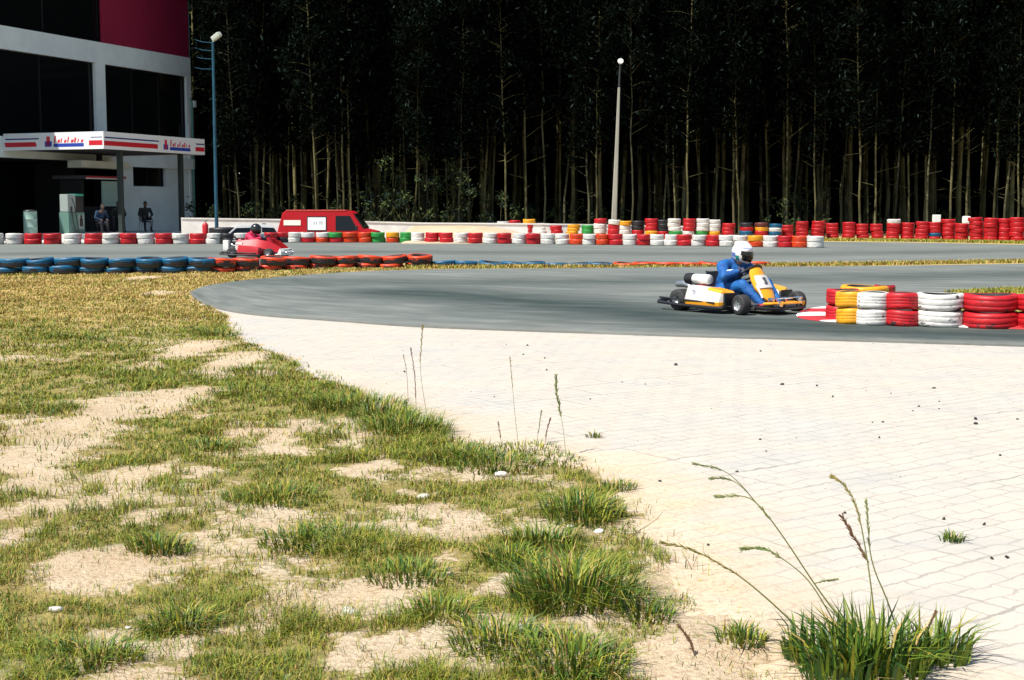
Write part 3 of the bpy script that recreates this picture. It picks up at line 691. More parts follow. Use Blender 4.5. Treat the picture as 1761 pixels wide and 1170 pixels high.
    w = MB(); C0 = Vector((.185, 0, .505)); ax = Vector((-.63, 0, .77)).normalized(); ux = Vector((0, 1, 0)); uy = ax.cross(ux)
    ring = [C0 + (ux * math.cos(2 * PI * k / 28) + uy * math.sin(2 * PI * k / 28)) * .155 for k in range(29)]
    w.tube(ring, .014)
    for k in (0, 120, 240): w.tube([C0, C0 + (ux * math.cos(math.radians(k - 90)) + uy * math.sin(math.radians(k - 90))) * .15], .009)
    w.obj('steering_wheel', blk, t, smooth=True)
    # front panel with the number plate (leaning back over the column)
    pn = MB(); rg = []
    prof = [(.585, .150, .045, .015), (.550, .205, .10, .03), (.500, .285, .145, .045), (.455, .345, .160, .055), (.395, .435, .155, .055), (.345, .530, .135, .055), (.315, .580, .10, .045), (.285, .602, .055, .03)]
    for (x, z, wd, cv) in prof:
        row = []
        for k in range(9):
            y = -wd + 2 * wd * k / 8; q = (abs(y) / wd) ** 2.2; row.append((x - cv * q, y, z - cv * .3 * q))
        for k in reversed(range(9)):
            y = -wd + 2 * wd * k / 8; q = (abs(y) / wd) ** 2.2; row.append((x - cv * q - .012, y * .97, z - cv * .3 * q - .012))
        rg.append(row)
    pn.rings(rg, 0); fp = pn.obj('front_panel', bodyc, t, smooth=45)
    if hero:
        pl = MB(); rg = []
        for (x, z, wd, cv) in [(.478, .322, .120, .028), (.425, .398, .124, .028), (.372, .480, .110, .028)]:
            row = []
            for k in range(7):
                y = -wd + 2 * wd * k / 6; q = (abs(y) / wd) ** 2.2; row.append((x - cv * q + .010, y, z - cv * .3 * q + .006))
            for k in reversed(range(7)):
                y = -wd + 2 * wd * k / 6; q = (abs(y) / wd) ** 2.2; row.append((x - cv * q - .004, y, z - cv * .3 * q - .006))
            rg.append(row)
        pl.rings(rg, 0); plate = pl.obj('number_plate', whp, fp, smooth=40)
        q = MB(); nrm = Vector((.84, 0, .54)).normalized(); up = Vector((-.54, 0, .84)); rt = up.cross(nrm)
        M = Matrix((( *rt, 0), (*up, 0), (*nrm, 0), (0, 0, 0, 1))).transposed(); M.translation = Vector((.438, 0, .407))
        text_mb(q, number, .135, M, depth=.005); q.obj('race_number', ink, plate, fix=False)
        MB().tube([(.54, -.16, .20), (.44, -.17, .36)], .014).obj('panel_edge', whp, fp, smooth=True)
    # pedals
    for s in (-1, 1):
        MB().box((.66, s * .14, .15), (.02, .07, .12), bev=.006, rot=(0, -.3, 0)).obj('pedal', alu, t)
    # fuel tank between the knees
    MB().box((.20, 0, .12), (.26, .15, .13), bev=.03).obj('fuel_tank', whp, t, smooth=30)
    return t
suit_b = mat('blue_race_suit', (.006, .115, .36), .7, (.005, .05, .20), 9, bump=1.0, bscale=13)
suit_r = mat('red_race_suit', (.60, .022, .09), .7, (.46, .015, .05), 7, bump=.5, bscale=12)
glove_b = mat('dark_glove_leather', (.012, .02, .05), .6); shoe_m = mat('race_boot', (.35, .02, .03), .6); boot_k = mat('black_boot', (.015, .015, .016), .55)
skin_m = mat('skin', (.42, .23, .15), .5)
vis_m = mat('tinted_visor', (.006, .006, .007), .06, spec=.6); hel_w = mat('white_helmet_shell', (.70, .69, .67), .25, coat=.4); hel_k = mat('black_helmet_shell', (.012, .012, .013), .25, coat=.5)
hel_g = mat('helmet_green', (.02, .26, .20), .3); hel_bl = mat('helmet_blue', (.10, .16, .42), .3)
cuff_m = mat('pale_patch_fabric', (.62, .66, .62), .7)
def hand(mb, wrist, palm, fing, ax_across, wrap, s, r=.0095):
    """palm + four curled fingers and a thumb; fing = direction the fingers leave the palm, wrap = direction they curl to"""
    wrist, palm, fing, acr, wrap = map(Vector, (wrist, palm, fing, ax_across, wrap)); fing.normalize(); acr.normalize(); wrap.normalize()
    mb.cap(wrist, .034, wrist.lerp(palm, .6), .036)
    for k in range(4):
        b = palm + acr * (.030 - .020 * k); mb.cap(wrist.lerp(b, .45), .021, b, .017)
        l = (.040, .046, .043, .034)[k]
        a = b + fing * l; c = a + (fing * .35 + wrap).normalized() * l * .75; e = c + (wrap - fing * .75).normalized() * l * .65
        mb.cap(b, r * 1.25, a, r * 1.1); mb.cap(a, r * 1.1, c, r); mb.cap(c, r, e, r * .85)
    tb = wrist.lerp(palm, .45) + acr * .034
    t1 = tb + (acr * .7 + fing * .6).normalized() * .034; t2 = t1 + (fing * .6 + wrap * .9).normalized() * .032
    mb.cap(tb, r * 1.5, t1, r * 1.25); mb.cap(t1, r * 1.25, t2, r)
def make_driver(name, label, suitm, shellm, bootm, hero=True, headyaw=0.0, lean=0.0):
    t = thing(name, label, 'person')
    J = lambda x, y, z: Vector((x, y, z))
    hip = J(-.27, 0, .22); wa = J(-.27 + lean * .3, 0, .36); ch = J(-.24 + lean, 0, .52); nk = J(-.185 + lean * 1.2, 0, .665); hd = J(-.085 + lean * 1.25, 0, .765)
    b = MB()
    for s in (-1, 1):
        b.cap(hip + J(0, s * .085, .0), .115, hip + J(.06, s * .12, .01), .105)
    b.cap(hip, .14, wa, .135); b.cap(wa, .140, ch, .16); b.ell(ch + J(-.01, 0, .0), (.135, .19, .15)); b.cap(ch, .14, nk + J(0, 0, -.02), .075); b.cap(nk + J(-.02, 0, -.05), .085, nk + J(.01, 0, .02), .072)
    for s in (-1, 1):
        sh = J(-.215 + lean, s * .205, .585); el = J(-.015 + lean * .6, s * .345, .465); wr = J(.135, s * .185, .525)
        b.cap(ch + J(.0, s * .10, .06), .10, sh, .082); b.cap(sh, .084, el, .062); b.cap(el, .060, wr, .040)
        kn = J(.26, s * .235, .355); an = J(.53, s * .165, .125)
        b.cap(hip + J(.04, s * .115, .0), .112, kn, .078); b.cap(kn, .076, an, .048); b.ell(kn, (.08, .075, .08))
    b.blob('race_suit', suitm, t, vox=.013, sm=4)
    neckskin = MB(); neckskin.cap(nk + J(0, 0, -.05), .062, hd + J(-.02, 0, -.03), .06); neckskin.ell(hd + J(.005, 0, 0), (.095, .075, .115)); neckskin.ell(hd + J(.10, 0, -.015), (.018, .014, .022))
    neckskin.blob('body', skin_m, t, vox=.012)
    for s in (-1, 1):
        g = MB(); wr = J(.125, s * .19, .522); rim = J(.185, s * .150, .515)
        hand(g, wr, rim + J(-.020, s * .012, .022), J(.75, -s * .35, .2), J(-.5, -s * .1, .62), J(.25, -s * .1, -.9), s)
        g.cap(J(.085, s * .225, .505), .046, wr, .042)
        g.blob('glove', glove_b, t, vox=.0055, sm=2)
        w = MB(); w.cap(J(.50, s * .165, .135), .055, J(.54, s * .165, .09), .05); w.cap(J(.53, s * .165, .085), .046, J(.63, s * .155, .115), .04); w.cap(J(.63, s * .155, .115), .04, J(.66, s * .15, .15), .032)
        w.blob('boot', bootm, t, vox=.011, sm=3)
    # helmet: shell with chin bar, opening closed by the visor
    M = Matrix.Translation(hd) @ Matrix.Rotation(headyaw, 4, 'Z') @ Matrix.Rotation(math.radians(10), 4, 'Y')
    def surf(az, el, sc=1.0):
        ca, sa, ce, se = math.cos(az), math.sin(az), math.cos(el), math.sin(el)
        p = Vector((.150 * ca * ce, .128 * sa * ce, .148 * se))
        fr = max(0, ca) ** 2 * sstep(.25, -.6, el); p.x += .030 * fr * ca; p.z -= .012 * fr
        if el < -.75: p *= 1 - .25 * (-.75 - el)
        return M @ (p * sc)
    nA, nE = 48, 26
    hb = MB(); vb = MB()
    az = [-PI + 2 * PI * i / nA for i in range(nA + 1)]; els = [-1.05 + (1.05 + PI / 2 - .02) * j / nE for j in range(nE + 1)]
    o = len(hb.v); hb.v += [tuple(surf(a, e)) for e in els for a in az]
    for j in range(nE):
        for i in range(nA):
            a = (az[i] + az[i + 1]) / 2; e = (els[j] + els[j + 1]) / 2
            isv = abs(a) < 1.16 - .3 * max(0, -e) and -.66 < e < .30
            m = 0
            if hero:
                if abs(a) > 1.25 and abs(a) < 1.7 and -.75 < e < -.25: m = 1
                if abs(a) > 1.75 and abs(a) < 2.3 and -.45 < e < -.05: m = 2
                if .50 < e < .60 and abs(a) < 1.2: m = 2
                if .95 < e < 1.05 and .4 < abs(a) < 1.9: m = 1
            q = (j * (nA + 1) + i, j * (nA + 1) + i + 1, (j + 1) * (nA + 1) + i + 1, (j + 1) * (nA + 1) + i)
            if not isv: hb.f.append(q); hb.mi.append(m)
            else: vb.f.append(q); vb.mi.append(0)
    vb.v = [tuple(surf(a, e, .985)) for e in els for a in az]
    top = len(hb.v); hb.v.append(tuple(M @ Vector((0, 0, .148))))
    for i in range(nA): hb.f.append((nE * (nA + 1) + i, nE * (nA + 1) + i + 1, top)); hb.mi.append(0)
    hm = hb.obj('helmet', [shellm, hel_g, hel_bl], t, smooth=True, fix=False)
    used = sorted({i for f in vb.f for i in f}); rm = {q: k for k, q in enumerate(used)}; vb.v = [vb.v[q] for q in used]; vb.f = [tuple(rm[i] for i in f) for f in vb.f]
    vb.obj('visor', vis_m, hm, smooth=True, fix=False)
    pk = MB(); pk.rings([[surf(a, .36, 1.005), surf(a, .46, 1.03), surf(a, .42, 1.14 if abs(a) < .7 else 1.04), surf(a, .34, 1.10 if abs(a) < .7 else 1.02)] for a in np.linspace(-1.1, 1.1, 12)])
    pk.obj('peak', shellm, hm, smooth=40)
    for s in (-1, 1):
        if hero: MB().cap(J(.03, s * .31, .485), .060, J(.085, s * .235, .505), .050).blob('cuff_patch', cuff_m, t, vox=.010, sm=2)
    return t
PHI = math.radians(52)
k1 = make_kart('racing_kart', 'yellow and white racing kart with black tyres cornering on grey asphalt', yel, whp, yel, '3')
fr = Vector((math.cos(PHI), -math.sin(PHI), 0)); lf = Vector((math.sin(PHI), math.cos(PHI), 0))
o1 = G(1275, 545) - fr * .52 + lf * .53; o1.z = .022
k1.location = o1; k1.rotation_euler = (0, 0, -PHI)
d1 = make_driver('person', 'driver in blue race suit and white helmet steering the yellow kart', suit_b, hel_w, shoe_m, True, headyaw=.12, lean=.10)
d1.location = o1; d1.rotation_euler = (0, 0, -PHI)
k2 = make_kart('racing_kart', 'red racing kart on the far straight in front of the tyre wall', redp, redp, redp, '3', hero=False)
PH2 = math.radians(14); f2 = Vector((math.cos(PH2), -math.sin(PH2), 0))
o2 = G(446, 444); o2.z = .02; k2.location = o2; k2.rotation_euler = (0, 0, -PH2)
d2 = make_driver('person', 'driver in pink and red suit with black helmet in the red kart', suit_r, hel_k, boot_k, False, headyaw=.0)
d2.location = o2; d2.rotation_euler = (0, 0, -PH2)
# red kart extras: long red fairing, white nose and white seat sides, bolted to the kart
f = MB(); rg = []
for x, w, z0, z1 in ((-.25, .50, .40, .48), (.15, .52, .33, .50), (.45, .46, .20, .44), (.72, .30, .12, .28)):
    rg.append([(x, -w, z0), (x, w, z0), (x, w * .8, z1), (x, -w * .8, z1)])
for s in (-1, 1):
    q = MB(); q.rings([[(x, s * w, z0), (x, s * (w - .05), z0), (x, s * (w * .72), z1), (x, s * (w * .78), z1)] for x, w, z0, z1 in ((-.42, .58, .36, .46), (.15, .58, .30, .50), (.45, .48, .22, .44), (.74, .30, .14, .28))])
    q.obj('side_fairing', redp, k2, smooth=35)
    q = MB(); q.box((-.33, s * .52, .30), (.20, .10, .22), bev=.02); q.obj('seat_side', whp, k2)
    q = MB(); q.box((-.72, s * .48, .33), (.16, .14, .28), bev=.02); q.obj('rear_panel', whp, k2)
q = MB(); q.rings([[(.70, y, .10), (.92 - abs(y) * .25, y, .08), (.93 - abs(y) * .25, y, .17), (.78, y, .25)] for y in (-.42, -.3, -.1, .1, .3, .42)]); q.obj('nose_cone', whp, k2, smooth=40)
# ================================================================== filling station building
C1 = Vector(((336 - CU) / F * 72.4, 72.4, 0)); ANG = math.atan2(-.928, -.371)
tdir = Vector((-.371, -.928, 0)).normalized(); nrm_ = Vector((-tdir.y, tdir.x, 0))   # along the facade, outward
if nrm_.x < 0: nrm_ = -nrm_
def fp(u, v, o=0.0):
    """pixel -> (t, z) on the plane o metres in front of the facade"""
    d = ray(u, v); P0 = Vector((0, 0, H)); k = ((C1 + nrm_ * o - P0).dot(nrm_)) / d.dot(nrm_)
    p = P0 + d * k; return (p - C1).dot(tdir), p.z
def tloc(u, v, o): return fp(u, v, o)[0]
wall_m = mat('white_render', (.76, .83, .78), .85, (.68, .74, .70), 1.2, bump=.15, bscale=30)
marm = mat('maroon_panel', (.27, .010, .042), .6, (.24, .009, .038), .8); teal = mat('teal_trim', (.05, .21, .17), .5)
glass = mat('dark_glass', (.004, .005, .005), .12, spec=.35); voidm = mat('dark_interior', (.012, .012, .012), .9)
tpipe = mat('green_pipe', (.10, .25, .20), .5); roofm = mat('roof_felt', (.10, .10, .10), .9)
T8 = tloc(8, 100, 0); TE = T8 + 13.0
zb0 = (fp(8, 85)[1] + fp(325, 132)[1]) / 2; zb1 = (fp(8, 45)[1] + fp(330, 100)[1]) / 2
ZR = 12.7
ta, tb_ = tloc(322, 180, 0), tloc(182, 160, 0); tc_, td_ = tloc(165, 160, 0), T8 + 5.0
zg = 3.55
bld = thing('building', 'white rendered building with dark windows and a maroon upper panel behind the fuel canopy', 'building', C1, ANG)
TH_ = .35
def wbox(mb, t0, t1, z0, z1, o0=-TH_, o1=0.0, m=0): mb.box(((t0 + t1) / 2, (o0 + o1) / 2, (z0 + z1) / 2), (abs(t1 - t0), abs(o1 - o0), z1 - z0), m)
w = MB()
wbox(w, 0, TE, zb0, zb1)                                   # band
wbox(w, 0, ta, zg, zb0); wbox(w, tb_, tc_, zg, zb0); wbox(w, td_, TE, 0, zb0)     # posts
tw0, tw1 = tloc(285, 305, 0), tloc(229, 305, 0); zw0, zw1 = fp(258, 321)[1], fp(258, 287)[1]; tl = tloc(212, 300, 0)
wbox(w, 0, tw0, 0, zg); wbox(w, tw1, tl, 0, zg); wbox(w, tw0, tw1, 0, zw0); wbox(w, tw0, tw1, zw1, zg)
wbox(w, ta, td_, zg, zg + .02 + .9, -TH_ + .05, -.02)      # spandrel under the windows, hidden by the canopy
w.box((TE / 2, -9.8, ZR / 2), (TE, .3, ZR)); w.box((.15 - .0, -5, ZR / 2), (.30, 9.2, ZR)); w.box((TE - .15, -5, ZR / 2), (.3, 9.2, ZR))
w.obj('wall', wall_m, bld)
b2 = MB(); wbox(b2, .01, tl + .2, fp(290, 290)[1], fp(290, 272)[1], .003, .14); b2.obj('lintel_band', wall_m, bld)
# windows with frames
frm = mat('black_window_frame', (.010, .010, .011), .5)
def window(t0, t1, z0, z1, nv, nh=1, o=-.20):
    f = MB(); e = .05
    for a in np.linspace(t0 + e / 2, t1 - e / 2, nv + 1): wbox(f, a - e / 2, a + e / 2, z0 + e, z1 - e, o - .04, o + .04)
    for a in np.linspace(z0 + e / 2, z1 - e / 2, nh + 1): wbox(f, t0, t1, a - e / 2, a + e / 2, o - .036, o + .036)
    fo = f.obj('window', frm, bld)
    g = MB(); wbox(g, t0 + .01, t1 - .01, z0 + .01, z1 - .01, o - .02, o - .005); g.obj('pane', glass, fo)
window(ta, tb_, zg + .92, zb0, 3); window(tc_, td_, zg + .92, zb0, 3); window(tw0, tw1, zw0, zw1, 2)
tm0, tm1 = tloc(325, 60, 0), tloc(175, 40, 0)
window(tm1, TE - .3, zb1, ZR - .5, 5, o=-.25)
q = MB(); wbox(q, tm0, tm1, zb1 + .002, ZR - .3, -.12, -.02); q.obj('maroon_panel', marm, bld)
q = MB(); wbox(q, .0, tm0 - .002, zb1 + .002, ZR - .3, -.3, -.01); q.obj('corner_trim', teal, bld)
q = MB(); wbox(q, -.15, TE + .15, ZR - .3, ZR, -10.0, .15); q.obj('roof', roofm, bld)
q = MB(); q.box((TE / 2 + .0, -5, zb1 - .4), (TE - .7, 9, .2)); q.box((TE / 2, -5, zg + .1), (TE - .7, 9, .2)); q.box((TE / 2, -4.5, 6), (TE - 1, .1, 11.5)); q.box((tl + 3, -2.5, 1.8), (.1, 4, 3.4)); q.obj('interior_partition', voidm, bld)
q = MB(); q.tube([(.10, .10, 0), (.10, .10, fp(333, 170)[1] - .3), (.10, .02, fp(333, 170)[1])], .06); q.obj('downpipe', tpipe, bld, smooth=True)
q = MB(); q.tube([(.42, .06, 0), (.42, .06, zg + 2.2)], .05); q.box((-.05, .1, fp(335, 180)[1]), (.2, .25, .35), bev=.03); q.obj('vent_pipe', wall_m, bld, smooth=30)
# bay where the shop front is recessed: left of the white wall
q = MB(); wbox(q, tl, TE - .3, 0, zg, -3.0, -2.9); q.obj('shop_front', glass, bld)
# ------------------------------------------------------------------ canopy
OC = 5.4
t0, t1 = tloc(352, 253, OC), tloc(178, 241, OC)
zc0 = (fp(352, 266, OC)[1] + fp(178, 257, OC)[1]) / 2; zc1 = (fp(352, 240, OC)[1] + fp(178, 226, OC)[1]) / 2
can = thing('fuel_canopy', 'flat white fuel canopy with red and blue stripes on dark columns beside the building', 'canopy', C1, ANG)
fas = mat('white_fascia', (.70, .72, .70), .45); stred = mat('stripe_red', (.50, .012, .025), .45); stblue = mat('stripe_navy', (.012, .03, .16), .45); softm = mat('canopy_soffit', (.035, .036, .036), .8); colm = mat('dark_column', (.02, .03, .028), .6)
mb = MB(); mb.box(((t0 + t1) / 2, OC / 2, zc0 + .09), (t1 - t0 - .12, OC - .12, .10)); mb.box(((t0 + t1) / 2, OC / 2 , zc1 - .08), (t1 - t0 - .12, OC - .12, .06)); mb.obj('soffit', softm, can)
mb = MB(); zm = (zc0 + zc1) / 2; hh = zc1 - zc0
mb.box(((t0 + t1) / 2, OC - .03, zm), (t1 - t0, .06, hh), bev=.012); mb.box((t1 - .03, (OC - .06) / 2, zm), (.06, OC - .062, hh), bev=.012); mb.box((t0 + .03, (OC - .06) / 2, zm), (.06, OC - .062, hh), bev=.012)
fa = mb.obj('fascia', fas, can)
def side_pt(u): return tloc(u, 245, OC)
def end_o(u):
    # position along the end face from pixel u: intersect with plane t = t1
    d = ray(u, 245); P0 = Vector((0, 0, H)); k = (C1 + tdir * t1 - P0).dot(tdir) / d.dot(tdir); return (P0 + d * k - C1).dot(nrm_)
emb_m = mat('emblem_blue', (.02, .05, .32), .45); let_m = mat('lettering_red', (.55, .03, .05), .45)
zs = lambda f: zc0 + hh * f
def strip(mb, face, a, b, f0, f1, sl=0.0):
    lo, hi = min(a, b), max(a, b); d = .006
    if face == 's': pts = [(lo, zs(f0)), (hi + sl * 0, zs(f0)), (hi + sl, zs(f1)), (lo + sl, zs(f1))]; vs = [(x, OC + .001, z) for x, z in pts] + [(x, OC + .001 + d, z) for x, z in pts]
    else: pts = [(lo, zs(f0)), (hi, zs(f0)), (hi + sl, zs(f1)), (lo + sl, zs(f1))]; vs = [(t1 + .001, x, z) for x, z in pts] + [(t1 + .001 + d, x, z) for x, z in pts]
    mb.add(vs, [(0, 1, 2, 3), (7, 6, 5, 4), (0, 4, 5, 1), (1, 5, 6, 2), (2, 6, 7, 3), (3, 7, 4, 0)])
q = MB(); strip(q, 's', side_pt(179), side_pt(271), .20, .47); q.obj('red_stripe', stred, fa)
q = MB(); strip(q, 's', side_pt(180), side_pt(273), .62, .70); q.obj('navy_stripe', stblue, fa)
q = MB(); strip(q, 's', side_pt(336), side_pt(351), .20, .47); q.obj('red_stripe', stred, fa)
q = MB(); strip(q, 's', side_pt(337), side_pt(351), .62, .70); q.obj('navy_stripe', stblue, fa)
q = MB(); strip(q, 'e', end_o(9), end_o(63), .20, .47, -.05); q.obj('red_stripe', stred, fa)
q = MB(); strip(q, 'e', end_o(9), end_o(67), .62, .70); q.obj('navy_stripe', stblue, fa)
q = MB(); strip(q, 'e', end_o(153), end_o(176), .22, .5); q.obj('red_stripe', stred, fa)
q = MB(); strip(q, 'e', end_o(156), end_o(176), .66, .70); q.obj('navy_stripe', stblue, fa)
def logo(face, ua, ub, uc, ud):
    fn = side_pt if face == 's' else end_o
    a, b = fn(ua), fn(ub); lg1 = MB(); strip(lg1, face, a, b, .18, .50); lg1.obj('emblem', emb_m, fa); lg2 = MB(); strip(lg2, face, a + (b - a) * .25, a + (b - a) * .75, .22, .78)
    lg2.obj('emblem_figure', let_m, fa); lg2 = MB(); lg1 = MB()
    c, d = fn(uc), fn(ud); strip(lg1, face, c, d, .16, .36); lg1.obj('name_bar', emb_m, fa)
    rr = random.Random(3)
    for k in range(9):
        x0 = c + (d - c) * (k + .1) / 9; x1 = x0 + (d - c) * (.45, .7, .3, .6, .35, .75, .5, .3, .62)[k] / 9; top = (.80, .58, .66, .56, .74, .57, .68, .60, .56)[k]
        strip(lg2, face, x0, x1, .40, top, .05 * (1 if d > c else -1))
    lg2.obj('red_lettering', let_m, fa)
logo('s', 281, 289, 292, 327); logo('e', 77, 89, 92, 144)
OCOL = 4.9
for u in (207.5, 311.5):
    tt = tloc(u, 330, OCOL); MB().box((tt, OCOL, (zc0 + .05) / 2 + .1), (.20, .20, zc0 - .12), bev=.015).obj('column', colm, can)
# pump island (kerbed) in front of the wall
mb = MB(); ti0, ti1 = t0 + .3, t1 + 1.5
mb.box(((ti0 + ti1) / 2, 3.6, .12), (ti1 - ti0, 2.9, .24), bev=.03)
isl = thing('pump_island', 'raised concrete pump island under the fuel canopy', 'kerb', C1, ANG)
mb.obj('slab', conc_m, isl)
mb = MB(); mb.box(((ti0 + ti1) / 2, 5.08, .13), (ti1 - ti0, .06, .20)); mb.obj('kerb_edge', mat('white_kerb_paint', (.45, .47, .44), .7), isl)
def bw(t, o, z=0): 
    p = C1 + tdir * t + nrm_ * o; return Vector((p.x, p.y, z))
# fuel pump
pt = tloc(124, 380, 4.2)
pu = thing('fuel_pump', 'old green and white double fuel pump with dark display under the canopy', 'fuel pump', bw(pt, 4.2, .24), ANG)
greenw = mat('pump_green', (.10, .19, .155), .5); pwh = mat('pump_white', (.26, .30, .28), .5)
mb = MB(); mb.box((0, 0, .46), (1.02, .5, .90), bev=.03); mb.obj('cabinet', greenw, pu)
mb = MB(); mb.box((.24, 0, 1.30), (.50, .42, .74), bev=.03); mb.obj('head', pwh, pu)
mb = MB(); mb.box((-.26, 0, 1.26), (.48, .42, .66), bev=.03); hd_ = mb.obj('display_head', blk, pu); MB().box((-.26, .0, 1.64), (.5, .44, .09), bev=.02).obj('green_cap', mat('cap_green', (.04, .28, .19), .5), hd_)
mb = MB(); mb.box((-.27, .254, .50), (.34, .012, .62)); lab = mb.obj('front_panel', pwh, pu); mb = MB(); mb.ell((-.27, .266, .72), (.07, .01, .08)); mb.box((-.27, .266, .48), (.20, .01, .34), bev=.003); mb.box((-.27, .266, .63), (.10, .01, .08)); mb.obj('dark_emblem', blk, lab)
mb = MB(); mb.tube([(.28, .26, 1.5), (.30, .40, 1.2), (.22, .42, .7), (.10, .42, .15), (.02, .40, .06), (.20, .34, .12), (.35, .36, .5), (.34, .28, 1.0)], .022); mb.box((.33, .27, 1.05), (.05, .06, .2), bev=.01); mb.obj('hose', blk, pu, smooth=True)
# white drum
dt = tloc(52, 378, 4.0)
dr = thing('oil_drum', 'pale green drum with dark lid standing left of the fuel pump', 'drum', bw(dt, 4.0, .24))
mb = MB(); mb.lathe([(0, 0), (.27, 0), (.28, .02), (.27, .04), (.27, .30), (.285, .32), (.27, .34), (.27, .62), (.285, .64), (.27, .66), (.27, .92), (.28, .95), (0, .95)], n=24); mb.obj('body', mat('drum_green', (.20, .31, .26), .5), dr, smooth=40)
mb = MB(); mb.lathe([(0, .951), (.27, .951), (.275, .97), (.25, 1.0), (.08, 1.03), (0, 1.03)], n=24); mb.obj('lid', blk, dr, smooth=40)
# kiosk under the canopy
kt0, kt1 = tloc(208, 330, 2.0), tloc(146, 330, 2.0)
ks = thing('kiosk', 'small cash kiosk with white panel and striped roof edge under the canopy', 'kiosk', C1, ANG)
zk = fp(180, 306, 2.0)[1]
mb = MB(); mb.box(((kt0 + kt1) / 2, 1.25, zk), (kt1 - kt0 + .3, 1.9, .16), bev=.01); rf = mb.obj('roof', mat('kiosk_roof', (.05, .05, .05), .6), ks)
mb = MB(); mb.box(((kt0 + kt1) / 2, 2.215, zk - .05), (kt1 - kt0 + .3, .02, .05)); mb.obj('white_trim', fas, rf)
mb = MB(); mb.box(((kt0 + kt1) / 2, 2.212, zk + .02), (kt1 - kt0 + .3, .014, .06)); mb.obj('red_trim', stred, rf)
kp0, kp1 = tloc(206, 340, 2.0), tloc(177, 340, 2.0)
mb = MB(); mb.box(((kp0 + kp1) / 2, 1.95, (fp(190, 312, 2)[1] + fp(190, 355, 2)[1]) / 2), (kp1 - kp0, .06, fp(190, 312, 2)[1] - fp(190, 355, 2)[1])); mb.obj('white_panel', mat('kiosk_panel', (.33, .47, .42), .6), ks)
mb = MB(); mb.box(((kt0 + kt1) / 2, 1.2, (fp(190, 355, 2)[1]) / 2), (kt1 - kt0, 1.4, fp(190, 355, 2)[1] - .02)); mb.obj('base', voidm, ks)
mb = MB()
for tx in (kt0 + .1, kt1 - .1): MB().box((tx, 1.2, zk / 2), (.08, 1.3, zk - .18)).obj('side_post', voidm, ks)
mb = MB(); t2, t3 = tloc(212, 285, 1.0), tloc(128, 285, 1.0)
sh = thing('canopy_beam', 'pale boxed beam below the canopy soffit above the kiosk', 'beam', C1, ANG)
mb.box(((t2 + t3) / 2, 1.0, fp(170, 284, 1)[1]), (t3 - t2, .8, .34), bev=.02); mb.obj('casing', wall_m, sh)
mb = MB(); mb.box(((t2 + t3) / 2, 1.0, (fp(170, 284, 1)[1] + .16 + zc0) / 2), (.2, .2, zc0 - fp(170, 284, 1)[1] - .12)); mb.obj('hanger', voidm, sh)
# ------------------------------------------------------------------ people under the canopy
def seated(name, label, loc, rz, shirt, trous, hairm, skin=skin_m, lean=.0, cap=False, armup=0):
    t = thing(name, label, 'person', loc, rz)
    V = Vector
    hip = V((0, 0, .55)); ch = V((.02 + lean * .5, 0, .92)); nk = V((.03 + lean, 0, 1.12)); hd = V((.06 + lean * 1.15, 0, 1.26))
    b = MB(); b.cap(nk - V((0, 0, .05)), .058, hd - V((.02, 0, .04)), .055); b.ell(hd, (.098, .078, .122)); b.ell(hd + V((.10, 0, -.015)), (.02, .014, .022))
    for s in (-1, 1): b.ell(hd + V((0, s * .078, -.01)), (.022, .012, .032))
    s_, tr = MB(), MB()
    s_.cap(hip, .155, ch, .17); s_.ell(ch + V((0, 0, .04)), (.14, .20, .14)); s_.cap(ch, .15, nk, .07)
    tr.cap(hip + V((0, .08, 0)), .13, hip + V((0, -.08, 0)), .13)
    for s in (-1, 1):
        sh_ = V((.02 + lean * .8, s * .21, 1.03)); el = V((.10 + lean * .5, s * .31, .78)); wr = V((.34, s * .17, .70))
        s_.cap(ch + V((0, s * .1, .07)), .10, sh_, .08); s_.cap(sh_, .078, el, .058); s_.cap(el, .056, wr, .042)
        b.cap(el, .04, wr, .03)
        pal = wr + V((.07, -s * .02, -.01)); b.cap(wr, .028, pal, .036)
        for k in range(4):
            f0 = pal + V((.02, s * (.028 - .018 * k), 0)); f1 = f0 + V((.045, 0, -.012)); f2 = f1 + V((.02, 0, -.028)); b.cap(f0, .012, f1, .010); b.cap(f1, .010, f2, .009)
        b.cap(wr + V((.03, -s * .03, 0)), .014, wr + V((.075, -s * .065, -.01)), .011)
        kn = V((.44, s * .15, .56)); an = V((.46, s * .14, .12)); tr.cap(hip + V((.02, s * .09, 0)), .11, kn, .078); tr.cap(kn, .076, an, .052)
        b.cap(hip, .07, hip + V((.02, s * .09, 0)), .07); b.cap(hip + V((.02, s * .09, 0)), .07, kn, .05); b.cap(kn, .05, an, .04); b.cap(hip, .07, ch, .08); b.cap(ch, .08, nk, .05)
        sh2 = MB(); sh2.cap(an + V((-.02, 0, -.06)), .05, an + V((.16, s * .02, -.075)), .042); sh2.blob('shoe', boot_k, t, vox=.02, sm=2)
        if s == 1: b.cap(nk, .05, nk + V((0, 0, -.1)), .06)
        b.cap(nk + V((0, 0, -.08)), .06, sh_, .05); b.cap(sh_, .05, el, .042)
    b.blob('body', skin, t, vox=.011, sm=2); s_.blob('shirt', shirt, t, vox=.018, sm=4); tr.blob('trousers', trous, t, vox=.018, sm=4)
    hm = MB(); hm.ell(hd + V((-.018, 0, .035)), (.10, .085, .105)); hm.ell(hd + V((-.04, 0, -.02)), (.07, .078, .09))
    if cap: hm.box(hd + V((.11, 0, .055)), (.10, .14, .014), bev=.006)
    hm.blob('hair' if not cap else 'cap', hairm, t, vox=.012, sm=2)
    return t
